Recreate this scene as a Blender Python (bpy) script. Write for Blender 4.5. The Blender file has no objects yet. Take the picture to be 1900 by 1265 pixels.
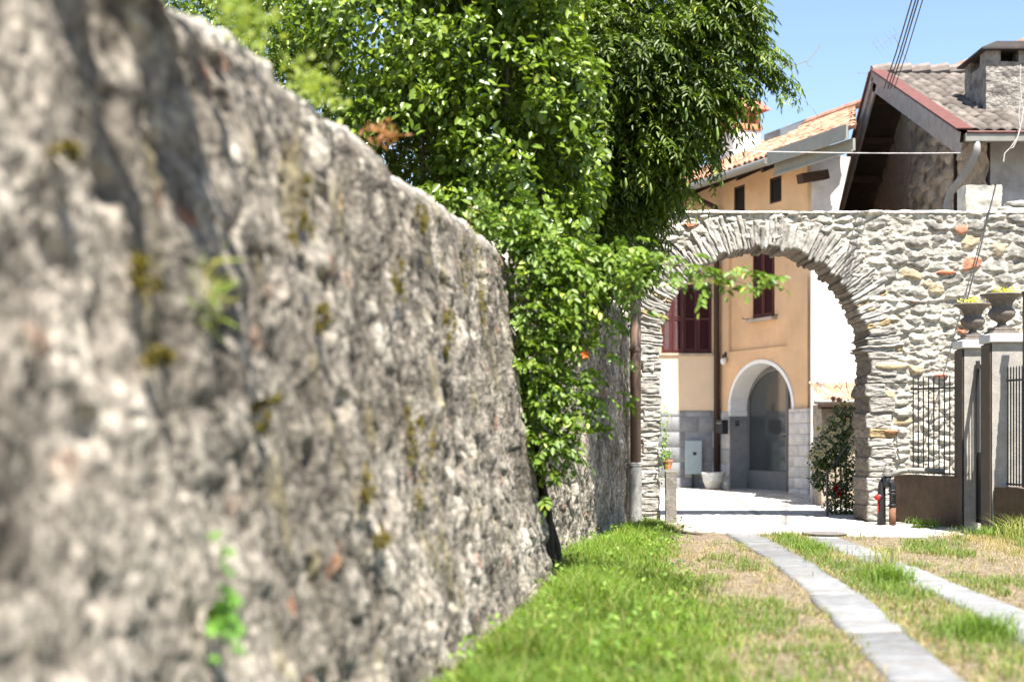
import bpy, math, random
import numpy as np
from mathutils import Vector, Matrix
from mathutils.geometry import tessellate_polygon

random.seed(7)
RS = np.random.RandomState(11)
S = bpy.context.scene
COL = S.collection
F = 2639.0

# ------------------------------------------------------------------ camera, sky, sun, exposure
cam_d = bpy.data.cameras.new('camera')
cam = bpy.data.objects.new('camera', cam_d)
COL.objects.link(cam)
cam.location = (0, 0, 1.2)
cam.rotation_euler = (math.radians(90), 0, 0)
cam_d.sensor_width = 36
cam_d.lens = 50
cam_d.shift_y = 167.5 / 1900
cam_d.clip_start = 0.05
cam_d.clip_end = 3000
cam_d.dof.use_dof = True
cam_d.dof.focus_distance = 17.2
cam_d.dof.aperture_fstop = 1.25
S.camera = cam

ELEV = math.radians(64.5)
RATIO = 0.36
sh = math.cos(ELEV)
SUN = Vector((sh * RATIO / math.hypot(1, RATIO), -sh / math.hypot(1, RATIO), math.sin(ELEV)))
world = bpy.data.worlds.new('World')
S.world = world
world.use_nodes = True
wn = world.node_tree
bg = wn.nodes['Background']
sky = wn.nodes.new('ShaderNodeTexSky')
sky.sky_type = 'NISHITA'
sky.sun_disc = False
sky.sun_elevation = ELEV
sky.sun_rotation = math.atan2(SUN.x, SUN.y)
sky.air_density = 1.0
sky.dust_density = 0.4
sky.ozone_density = 1.0
wn.links.new(sky.outputs[0], bg.inputs[0])
bg.inputs[1].default_value = 0.08
sun_d = bpy.data.lights.new('sun', 'SUN')
sun_d.energy = 5.0
sun_d.angle = math.radians(0.5)
sun_d.color = (1.0, 0.95, 0.87)
sun_o = bpy.data.objects.new('sun', sun_d)
COL.objects.link(sun_o)
sun_o.rotation_euler = SUN.to_track_quat('Z', 'Y').to_euler()
S.view_settings.view_transform = 'Standard'
S.view_settings.look = 'None'
S.view_settings.gamma = 1
S.view_settings.exposure = 1.6


# ------------------------------------------------------------------ helpers
def at(px, py, Y):
    return ((px - 950) / F * Y, Y, 1.2 + (800 - py) / F * Y)


def tag(o, label=None, cat=None, group=None, kind=None):
    if label: o['label'] = label
    if cat: o['category'] = cat
    if group: o['group'] = group
    if kind: o['kind'] = kind
    return o


def thing(name, label, cat, loc=(0, 0, 0), rz=0.0, group=None):
    o = bpy.data.objects.new(name, None)
    o.empty_display_size = 0.2
    COL.objects.link(o)
    o.location = loc
    o.rotation_euler = (0, 0, rz)
    return tag(o, label, cat, group)


def copy_tree(o, parent=None):
    c = o.copy()
    COL.objects.link(c)
    if parent is not None: c.parent = parent
    for ch in list(o.children): copy_tree(ch, c)
    return c


def mesh_np(name, V, faces, mat, parent=None, col=None, smooth=False):
    """V (N,3); faces = list of int arrays (k,3) or (k,4)."""
    V = np.asarray(V, dtype=np.float32)
    if not isinstance(faces, list): faces = [faces]
    faces = [np.asarray(f, dtype=np.int32) for f in faces if len(f)]
    me = bpy.data.meshes.new(name)
    me.vertices.add(len(V))
    me.vertices.foreach_set('co', V.ravel())
    nl = sum(f.size for f in faces)
    npoly = sum(len(f) for f in faces)
    me.loops.add(nl)
    me.loops.foreach_set('vertex_index', np.concatenate([f.ravel() for f in faces]))
    me.polygons.add(npoly)
    tot = np.concatenate([np.full(len(f), f.shape[1], dtype=np.int32) for f in faces])
    st = np.concatenate([[0], np.cumsum(tot)[:-1]]).astype(np.int32)
    me.polygons.foreach_set('loop_start', st)
    me.polygons.foreach_set('loop_total', tot)
    if smooth: me.polygons.foreach_set('use_smooth', np.ones(npoly, dtype=bool))
    me.update(calc_edges=True)
    if col is not None:
        a = me.color_attributes.new('Col', 'FLOAT_COLOR', 'POINT')
        c = np.ones((len(V), 4), dtype=np.float32)
        c[:, :3] = np.clip(col, 0, 1)
        a.data.foreach_set('color', c.ravel())
    me.materials.append(mat)
    o = bpy.data.objects.new(name, me)
    COL.objects.link(o)
    if parent: o.parent = parent
    return o


def grid_faces(nu, nv, mask=None):
    i = np.arange(nu * nv).reshape(nu, nv)
    q = np.stack([i[:-1, :-1], i[1:, :-1], i[1:, 1:], i[:-1, 1:]], -1)
    if mask is not None: return q[mask].reshape(-1, 4)
    return q.reshape(-1, 4)


class MB:
    def __init__(s):
        s.v = []; s.f = []

    def add(s, vs, fs):
        n = len(s.v)
        s.v += [tuple(v) for v in vs]
        s.f += [tuple(i + n for i in f) for f in fs]
        return s

    def box(s, x0, x1, y0, y1, z0, z1, bev=0.0, M=None):
        b = min(bev, (x1 - x0) * .45, (y1 - y0) * .45, (z1 - z0) * .45)
        if b <= 0:
            vs = [(x, y, z) for z in (z0, z1) for y in (y0, y1) for x in (x0, x1)]
            fs = [(0, 2, 3, 1), (4, 5, 7, 6), (0, 1, 5, 4), (2, 6, 7, 3), (0, 4, 6, 2), (1, 3, 7, 5)]
        else:
            def ring(z, i):
                return [(x0 + i, y0 + b, z), (x0 + b, y0 + i, z), (x1 - b, y0 + i, z), (x1 - i, y0 + b, z),
                        (x1 - i, y1 - b, z), (x1 - b, y1 - i, z), (x0 + b, y1 - i, z), (x0 + i, y1 - b, z)]
            vs = ring(z0, b) + ring(z0 + b, 0) + ring(z1 - b, 0) + ring(z1, b)
            fs = [tuple(range(7, -1, -1)), tuple(range(24, 32))]
            for r in range(3):
                for k in range(8):
                    fs.append((r * 8 + k, r * 8 + (k + 1) % 8, r * 8 + 8 + (k + 1) % 8, r * 8 + 8 + k))
        if M is not None: vs = [M @ Vector(v) for v in vs]
        return s.add(vs, fs)

    def beam(s, a, b, w, h, up=(0, 0, 1)):
        a = Vector(a); b = Vector(b); d = b - a; L = d.length; d.normalize()
        x = d.cross(Vector(up))
        if x.length < 1e-4: x = d.cross(Vector((1, 0, 0)))
        x.normalize(); z = x.cross(d)
        M = Matrix((x, d, z)).transposed().to_4x4(); M.translation = a
        return s.box(-w / 2, w / 2, 0, L, -h / 2, h / 2, M=M)

    def tube(s, pts, r, n=8, cap=True):
        pts = [Vector(p) for p in pts]
        rs = r if isinstance(r, (list, tuple)) else [r] * len(pts)
        vs = []; fs = []
        prev = None
        for i, p in enumerate(pts):
            d = (pts[min(i + 1, len(pts) - 1)] - pts[max(i - 1, 0)]).normalized()
            if prev is None:
                x = d.orthogonal().normalized()
            else:
                x = (prev - d * prev.dot(d)).normalized()
            prev = x
            y = d.cross(x)
            for k in range(n):
                a = 2 * math.pi * k / n
                vs.append(p + (x * math.cos(a) + y * math.sin(a)) * rs[i])
        for i in range(len(pts) - 1):
            for k in range(n):
                fs.append((i * n + k, i * n + (k + 1) % n, i * n + n + (k + 1) % n, i * n + n + k))
        if cap:
            fs.append(tuple(range(n - 1, -1, -1)))
            fs.append(tuple(range(len(vs) - n, len(vs))))
        return s.add(vs, fs)

    def lathe(s, prof, c=(0, 0, 0), n=24, wob=None):
        vs = []; fs = []
        for j, (r, z) in enumerate(prof):
            for k in range(n):
                a = 2 * math.pi * k / n
                rr = r * (1 + (wob(a, j) if wob else 0))
                vs.append((c[0] + rr * math.cos(a), c[1] + rr * math.sin(a), c[2] + z))
        m = len(prof)
        for j in range(m - 1):
            for k in range(n):
                fs.append((j * n + k, j * n + (k + 1) % n, j * n + n + (k + 1) % n, j * n + n + k))
        fs.append(tuple(range(n - 1, -1, -1)))
        fs.append(tuple(range((m - 1) * n, m * n)))
        return s.add(vs, fs)

    def slab(s, outer, holes, y0, y1):
        """panel in the xz plane between y0 (front) and y1 (back) with holes"""
        loops = [[Vector((x, 0, z)) for x, z in l] for l in [outer] + holes]
        tr = tessellate_polygon([[Vector((p.x, p.z, 0)) for p in l] for l in loops])
        flat = [p for l in loops for p in l]
        n = len(flat)
        vs = [(p.x, y0, p.z) for p in flat] + [(p.x, y1, p.z) for p in flat]
        fs = [tuple(t) for t in tr] + [tuple(i + n for i in reversed(t)) for t in tr]
        k = 0
        for l in loops:
            m = len(l)
            for i in range(m):
                a, b = k + i, k + (i + 1) % m
                fs.append((a, b, b + n, a + n))
            k += m
        return s.add(vs, fs)

    def build(s, name, mat, parent=None, smooth=False):
        me = bpy.data.meshes.new(name)
        me.from_pydata(s.v, [], s.f)
        import bmesh
        bm = bmesh.new(); bm.from_mesh(me)
        bmesh.ops.recalc_face_normals(bm, faces=bm.faces)
        bm.to_mesh(me); bm.free()
        if smooth:
            me.polygons.foreach_set('use_smooth', np.ones(len(me.polygons), dtype=bool))
        me.materials.append(mat)
        o = bpy.data.objects.new(name, me)
        COL.objects.link(o)
        if parent: o.parent = parent
        return o


# numpy noise
def h3(ix, iy, iz, seed=0):
    n = (ix.astype(np.int64) * 374761393 + iy.astype(np.int64) * 668265263 + iz.astype(np.int64) * 2147483647 + seed * 1274126177) & 0xffffffff
    n = ((n ^ (n >> 13)) * 1274126177) & 0xffffffff
    n = ((n ^ (n >> 16)) * 2246822519) & 0xffffffff
    n = n ^ (n >> 15)
    return (n & 0xffffff) / float(0xffffff)


def vn(x, y, z=None, seed=0):
    x = np.asarray(x, float); y = np.asarray(y, float)
    z = np.zeros_like(x) if z is None else np.asarray(z, float)
    ix, iy, iz = np.floor(x), np.floor(y), np.floor(z)
    fx, fy, fz = x - ix, y - iy, z - iz
    fx = fx * fx * (3 - 2 * fx); fy = fy * fy * (3 - 2 * fy); fz = fz * fz * (3 - 2 * fz)
    r = 0
    for a in (0, 1):
        for b in (0, 1):
            for c in (0, 1):
                w = (fx if a else 1 - fx) * (fy if b else 1 - fy) * (fz if c else 1 - fz)
                r = r + w * h3(ix + a, iy + b, iz + c, seed)
    return r


def fbm(x, y, z=None, o=4, seed=0):
    r = 0; amp = .5; t = 0
    for k in range(o):
        f = 2.03 ** k
        r = r + amp * vn(np.asarray(x) * f, np.asarray(y) * f, None if z is None else np.asarray(z) * f, seed + k * 17)
        t += amp; amp *= .5
    return r / t


def vor(x, y, cx, cy, seed=0, jit=.8):
    """jittered-grid voronoi: f1, f2, hash of nearest, dx, dy (cell units)"""
    u = x / cx; v = y / cy
    iv = np.floor(v)
    u = u + h3(iv * 0, iv, iv * 0, seed + 5) * 0
    iu = np.floor(u)
    f1 = np.full(x.shape, 9.); f2 = np.full(x.shape, 9.)
    hid = np.zeros(x.shape); bx = np.zeros(x.shape); by = np.zeros(x.shape)
    for a in (-1, 0, 1, ):
        for b in (-2, -1, 0, 1, 2) if False else (-1, 0, 1):
            gx = iu + a; gy = iv + b
            px = gx + .5 + (h3(gx, gy, gx * 0, seed) - .5) * jit
            py = gy + .5 + (h3(gx, gy, gx * 0, seed + 1) - .5) * jit
            d = np.sqrt((u - px) ** 2 + (v - py) ** 2)
            h = h3(gx, gy, gx * 0, seed + 2)
            m = d < f1
            f2 = np.where(m, f1, np.minimum(f2, d))
            hid = np.where(m, h, hid); bx = np.where(m, u - px, bx); by = np.where(m, v - py, by)
            f1 = np.where(m, d, f1)
    return f1, f2, hid, bx, by


def sstep(a, b, x):
    t = np.clip((x - a) / (b - a), 0, 1)
    return t * t * (3 - 2 * t)


def lerp3(a, b, t):
    return np.asarray(a) * (1 - t[..., None]) + np.asarray(b) * t[..., None]


# materials
def mat(name, base=(.5, .5, .5), rough=.8, attr=False, var=.25, vscale=6, bump=.3, bscale=40, metal=0, dist=.01,
        dirt=None, dscale=2.0, spec=.3, detail=6):
    m = bpy.data.materials.new(name)
    m.use_nodes = True
    nt = m.node_tree; N = nt.nodes; L = nt.links
    b = N['Principled BSDF']
    b.inputs['Roughness'].default_value = rough
    b.inputs['Metallic'].default_value = metal
    b.inputs['Specular IOR Level'].default_value = spec
    tc = N.new('ShaderNodeTexCoord')
    if attr:
        a = N.new('ShaderNodeAttribute'); a.attribute_name = 'Col'; c = a.outputs['Color']
    else:
        a = N.new('ShaderNodeRGB'); a.outputs[0].default_value = (*base, 1); c = a.outputs[0]
    n1 = N.new('ShaderNodeTexNoise'); n1.inputs['Scale'].default_value = vscale
    n1.inputs['Detail'].default_value = detail; n1.inputs['Roughness'].default_value = .65
    L.new(tc.outputs['Object'], n1.inputs['Vector'])
    mr = N.new('ShaderNodeMapRange')
    mr.inputs[1].default_value = .3; mr.inputs[2].default_value = .7
    mr.inputs[3].default_value = 1 - var; mr.inputs[4].default_value = 1 + var
    L.new(n1.outputs[0], mr.inputs[0])
    mx = N.new('ShaderNodeVectorMath'); mx.operation = 'MULTIPLY'
    L.new(c, mx.inputs[0]); L.new(mr.outputs[0], mx.inputs[1])
    out = mx.outputs[0]
    if dirt:
        n2 = N.new('ShaderNodeTexNoise'); n2.inputs['Scale'].default_value = dscale; n2.inputs['Detail'].default_value = 8
        n2.inputs['Roughness'].default_value = .7
        L.new(tc.outputs['Object'], n2.inputs['Vector'])
        r2 = N.new('ShaderNodeMapRange'); r2.inputs[1].default_value = .48; r2.inputs[2].default_value = .72
        L.new(n2.outputs[0], r2.inputs[0])
        mm = N.new('ShaderNodeMix'); mm.data_type = 'RGBA'
        L.new(r2.outputs[0], mm.inputs[0]); L.new(out, mm.inputs[6]); mm.inputs[7].default_value = (*dirt, 1)
        out = mm.outputs[2]
    L.new(out, b.inputs['Base Color'])
    if bump:
        nb = N.new('ShaderNodeTexNoise'); nb.inputs['Scale'].default_value = bscale; nb.inputs['Detail'].default_value = 5
        L.new(tc.outputs['Object'], nb.inputs['Vector'])
        bp = N.new('ShaderNodeBump'); bp.inputs['Strength'].default_value = bump; bp.inputs['Distance'].default_value = dist
        L.new(nb.outputs[0], bp.inputs['Height']); L.new(bp.outputs[0], b.inputs['Normal'])
    return m


def leafmat(name, rough=.4, trans=.35, spec=.5, tcol=1.5):
    m = bpy.data.materials.new(name)
    m.use_nodes = True
    nt = m.node_tree; N = nt.nodes; L = nt.links
    b = N['Principled BSDF']
    b.inputs['Roughness'].default_value = rough
    b.inputs['Specular IOR Level'].default_value = spec
    a = N.new('ShaderNodeAttribute'); a.attribute_name = 'Col'
    L.new(a.outputs['Color'], b.inputs['Base Color'])
    t = N.new('ShaderNodeBsdfTranslucent')
    mv = N.new('ShaderNodeVectorMath'); mv.operation = 'MULTIPLY'
    mv.inputs[1].default_value = (tcol * 1.15, tcol * 1.25, tcol * .45)
    L.new(a.outputs['Color'], mv.inputs[0]); L.new(mv.outputs[0], t.inputs[0])
    x = N.new('ShaderNodeMixShader'); x.inputs[0].default_value = trans
    L.new(b.outputs[0], x.inputs[1]); L.new(t.outputs[0], x.inputs[2])
    L.new(x.outputs[0], N['Material Output'].inputs[0])
    return m


M_stone = mat('rubble_stone', attr=True, rough=.9, var=.35, vscale=28, bump=.7, bscale=90, dist=.006, spec=.2)
M_oldwall = mat('old_wall', attr=True, rough=.95, var=.4, vscale=22, bump=.8, bscale=70, dist=.008, spec=.15)
M_orange = mat('orange_render', (.72, .465, .265), .9, var=.16, vscale=1.3, bump=.2, bscale=60, dirt=(.66, .45, .28), dscale=.9)
M_white = mat('white_render', (.78, .76, .72), .9, var=.06, vscale=2, bump=.2, bscale=50)
M_whiteold = mat('stained_white_render', (.62, .58, .55), .9, var=.12, vscale=3, bump=.3, bscale=30, dirt=(.42, .38, .36))
M_dado = mat('grey_stone_dado', attr=True, rough=.75, var=.15, vscale=9, bump=.3)
M_tile = mat('terracotta_tile', attr=True, rough=.85, var=.25, vscale=14, bump=.3, bscale=60)
M_ctile = mat('concrete_tile', attr=True, rough=.9, var=.25, vscale=12, bump=.5, bscale=60)
M_brown = mat('brown_wood', (.060, .032, .020), .7, var=.3, vscale=8)
M_darkwood = mat('dark_wood', (.035, .022, .016), .8, var=.3)
M_grayboard = mat('weathered_board', (.30, .275, .26), .8, var=.25, vscale=10, bump=.5, bscale=30, dirt=(.18, .15, .14), dscale=5)
M_redmetal = mat('red_flashing', (.13, .052, .042), .6, var=.2, vscale=8)
M_greymetal = mat('grey_metal', (.25, .24, .21), .5, var=.12, metal=.3, bump=.1)
M_shut = mat('dark_red_shutter', (.075, .018, .018), .55, var=.15, bump=.1)
M_pipe = mat('brown_downpipe', (.165, .105, .078), .45, var=.12, vscale=5, bump=.05, spec=.5)
M_dpipe = mat('dark_brown_downpipe', (.05, .028, .02), .45, var=.1, bump=.05)
M_sleeve = mat('grey_sleeve', (.30, .29, .27), .7, var=.3, vscale=14, bump=.4)
M_iron = mat('black_iron', (.018, .018, .022), .45, var=.2, bump=.15, spec=.5)
M_rust = mat('rusty_iron', (.18, .085, .05), .8, var=.35, vscale=25, bump=.4)
M_red = mat('red_paint', (.50, .03, .02), .4, var=.1, bump=.05)
M_conc = mat('pillar_concrete', (.36, .335, .30), .9, var=.18, vscale=7, bump=.4, bscale=50, dirt=(.27, .24, .21), dscale=3)
M_brownconc = mat('brown_render', (.115, .080, .056), .9, var=.2, vscale=6, bump=.4, bscale=40, dirt=(.08, .058, .042), dscale=4)
M_cap = mat('white_stone_cap', (.62, .62, .62), .7, var=.08, vscale=10, bump=.2)
M_urn = mat('urn_stone', (.17, .145, .125), .9, var=.35, vscale=20, bump=.6, bscale=70, dirt=(.13, .11, .10), dscale=8)
M_door = mat('grey_door', (.165, .16, .155), .5, var=.08, bump=.05)
M_frame = mat('white_frame', (.84, .82, .80), .8, var=.05, bump=.1)
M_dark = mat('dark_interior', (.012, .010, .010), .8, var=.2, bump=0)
M_pot = mat('white_planter', (.62, .60, .55), .7, var=.15, vscale=12)
M_terra = mat('terracotta_pot', (.48, .20, .11), .8, var=.15)
M_cabinet = mat('cabinet_grey', (.36, .42, .43), .5, var=.08, bump=.05)
M_lamp = mat('lamp_glass', (.8, .78, .72), .3, var=.02, bump=0)
M_bark = mat('bark', (.13, .095, .07), .95, var=.4, vscale=20, bump=.8)
M_stump = mat('weathered_post', (.20, .18, .155), .95, var=.35, vscale=22, bump=.8, bscale=50, dirt=(.16, .14, .11), dscale=7)
M_cable = mat('cable', (.03, .03, .03), .6, bump=0)
M_pcable = mat('pale_cable', (.50, .48, .46), .6, bump=0)
M_alu = mat('aluminium', (.22, .23, .25), .6, bump=0)
M_leaf = leafmat('glossy_leaf', .34, .20, .5)
M_wleaf = leafmat('wisteria_leaf', .45, .22, .4)
M_grass = leafmat('grass_blade', .6, .35, .25, 1.3)
M_petal = leafmat('petal', .7, .2, .2, 1.0)
g = bpy.data.materials.new('door_glass'); g.use_nodes = True
gb = g.node_tree.nodes['Principled BSDF']
gb.inputs['Base Color'].default_value = (.045, .05, .052, 1); gb.inputs['Roughness'].default_value = .08
gb.inputs['Specular IOR Level'].default_value = .8
M_glass = g


# ------------------------------------------------------------------ ground
def axis(parts):
    out = []
    for a, b, n in parts: out += list(np.linspace(a, b, n, endpoint=False))
    return np.array(out + [parts[-1][1]])


def wall_x(y):
    return -1.347 + .149 * y


def bank(x, y):
    yy = np.clip(y, 0, 18.6)
    d = x - wall_x(yy)
    return .03 * np.clip(d / .5, 0, 1) * np.clip(1.6 - d, 0, 1) * (y < 18.3)


def ground_z(x, y):
    near = ((x > -8) & (x < 12) & (y > -3) & (y < 17)).astype(float)
    n = (fbm(x * 1.3, y * 1.3, seed=3) - .5) * .05 + (fbm(x * 7, y * 7, seed=4) - .5) * .025
    tracks = -.018 * np.exp(-((x - track1(y)) / .3) ** 2) - .018 * np.exp(-((x - track2(y)) / .3) ** 2)
    return (n * sstep(17., 15.4, y) + tracks * 0) * near + bank(x, y)


def track1(y): return np.interp(y, [2, 6.8, 10.56, 13.2, 15.8, 17], [1.45, 1.99, 2.37, 2.55, 2.63, 2.66])
def track2(y): return np.interp(y, [2, 6.8, 9.57, 13.95, 15.5, 17], [2.45, 2.98, 3.20, 3.40, 3.45, 3.5])


gx = axis([(-600, -20, 10), (-20, -3, 12), (-3, 7.5, 260), (7.5, 40, 14), (40, 600, 8)])
gy = axis([(-600, -6, 12), (-6, 3, 20), (3, 18, 380), (18, 40, 30), (40, 900, 12)])
GX, GY = np.meshgrid(gx, gy, indexing='ij')
GZ = ground_z(GX, GY)


def ground_material():
    m = bpy.data.materials.new('dry_lane_ground'); m.use_nodes = True
    N = m.node_tree.nodes; L = m.node_tree.links; b = N['Principled BSDF']
    b.inputs['Roughness'].default_value = .95; b.inputs['Specular IOR Level'].default_value = .1
    tc = N.new('ShaderNodeTexCoord')

    def noise(s, d=6):
        n = N.new('ShaderNodeTexNoise'); n.inputs['Scale'].default_value = s; n.inputs['Detail'].default_value = d
        n.inputs['Roughness'].default_value = .65
        L.new(tc.outputs['Object'], n.inputs['Vector']); return n.outputs[0]

    def ramp(src, stops):
        r = N.new('ShaderNodeValToRGB'); e = r.color_ramp.elements
        e[0].position, e[0].color = stops[0][0], (*stops[0][1], 1)
        e[1].position, e[1].color = stops[-1][0], (*stops[-1][1], 1)
        for p, c in stops[1:-1]:
            k = e.new(p); k.color = (*c, 1)
        L.new(src, r.inputs[0]); return r.outputs[0]
    c1 = ramp(noise(9, 10), [(.3, (.11, .085, .055)), (.5, (.22, .175, .12)), (.7, (.31, .265, .20))])
    c2 = ramp(noise(60, 3), [(.35, (.45, .45, .45)), (.65, (1.2, 1.2, 1.2))])
    mx = N.new('ShaderNodeVectorMath'); mx.operation = 'MULTIPLY'
    L.new(c1, mx.inputs[0]); L.new(c2, mx.inputs[1])
    L.new(mx.outputs[0], b.inputs['Base Color'])
    bp = N.new('ShaderNodeBump'); bp.inputs['Strength'].default_value = .8; bp.inputs['Distance'].default_value = .02
    L.new(noise(45, 6), bp.inputs['Height']); L.new(bp.outputs[0], b.inputs['Normal'])
    return m


gr = mesh_np('ground', np.stack([GX, GY, GZ], -1).reshape(-1, 3), grid_faces(len(gx), len(gy)), ground_material(), smooth=True)
tag(gr, kind='structure')

# pale cobbled court: from just before the arch to the houses
cxs = np.linspace(-4, 9, 420); cys = axis([(15.2, 22, 300), (22, 31, 150)])
CX, CY = np.meshgrid(cxs, cys, indexing='ij')
f1, f2, hid, _, _ = vor(CX + .05 * fbm(CX * 4, CY * 4), CY, .16, .14, seed=31)
cobz = .012 * sstep(.0, .3, f2 - f1) * (.6 + .4 * hid)
fade = sstep(15.9, 16.9, CY + .9 * (fbm(CX * 1.4, CY * 1.4, seed=9) - .5) + np.clip((CX - 3.9) * .5, -.3, 0.25))
CZ = -.05 + (.064 + cobz) * fade + .03 * sstep(20, 26, CY)
ccol = lerp3((.20, .18, .15), (.42, .40, .365), sstep(0, .2, f2 - f1)) * (.82 + .3 * hid[..., None])
drain = np.exp(-((CX - (3.65 + .08 * (CY - 22))) / .05) ** 2) * (CY > 18.8)
ccol = ccol * (1 - .45 * drain[..., None])
ct = mesh_np('courtyard_paving', np.stack([CX, CY, CZ], -1).reshape(-1, 3), grid_faces(*CX.shape),
             mat('cobbles', attr=True, rough=.85, var=.18, vscale=6, bump=.3), col=ccol.reshape(-1, 3), smooth=True)
tag(ct, kind='structure')

# stone wheel tracks


def track(fn, w, y0, y1, seed):
    vs = []; fs = []; cs = []; rnd = random.Random(seed)
    y = y0
    while y < y1:
        L = rnd.uniform(.7, 1.25); ye = min(y + L, y1)
        ny = max(3, int((ye - y) / .06)); nx = 9
        yy = np.linspace(y + .012, ye - .012, ny); jl = rnd.uniform(-.02, .02); jr = rnd.uniform(-.02, .02)
        tilt = rnd.uniform(-.004, .004); hz = rnd.uniform(.0, .008); tone = rnd.uniform(.70, 1.18)
        base = len(vs)
        top = []
        for i, q in enumerate(yy):
            for k in range(nx):
                s = k / (nx - 1)
                edge = .012 * (fbm(np.array([q * 9]), np.array([seed + (k > 4) * 7.]))[0] - .5)
                x = float(fn(q)) - w / 2 + jl + s * (w + jr - jl) + edge
                z = .018 + hz + tilt * (s - .5) * 2 - (.006 if k in (0, nx - 1) or i in (0, ny - 1) else 0)
                vs.append((x, q, z + float(bank(np.array(x), np.array(q)))))
                t = tone * (.9 + .2 * random.random())
                cs.append((.20 * t, .203 * t, .207 * t))
        for i in range(ny - 1):
            for k in range(nx - 1):
                a = base + i * nx + k
                fs.append((a, a + 1, a + nx + 1, a + nx))
        # skirts
        rim = [base + k for k in range(nx)] + [base + i * nx + nx - 1 for i in range(1, ny)] + \
              [base + (ny - 1) * nx + k for k in range(nx - 2, -1, -1)] + [base + i * nx for i in range(ny - 2, 0, -1)]
        low = len(vs)
        for r in rim:
            vs.append((vs[r][0], vs[r][1], -.06)); cs.append((.2, .19, .18))
        m = len(rim)
        for i in range(m):
            fs.append((rim[i], low + i, low + (i + 1) % m, rim[(i + 1) % m]))
        y = ye
    o = mesh_np('paving_strip', np.array(vs), np.array(fs), M_paver, col=np.array(cs))
    tag(o, kind='structure')
    return o


M_paver = mat('grey_paver', attr=True, rough=.8, var=.2, vscale=7, bump=.5, bscale=35, dirt=(.165, .155, .14), dscale=3)
track(track1, .37, 2.6, 16.5, 1)
track(track2, .36, 2.6, 16.0, 2)


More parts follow.
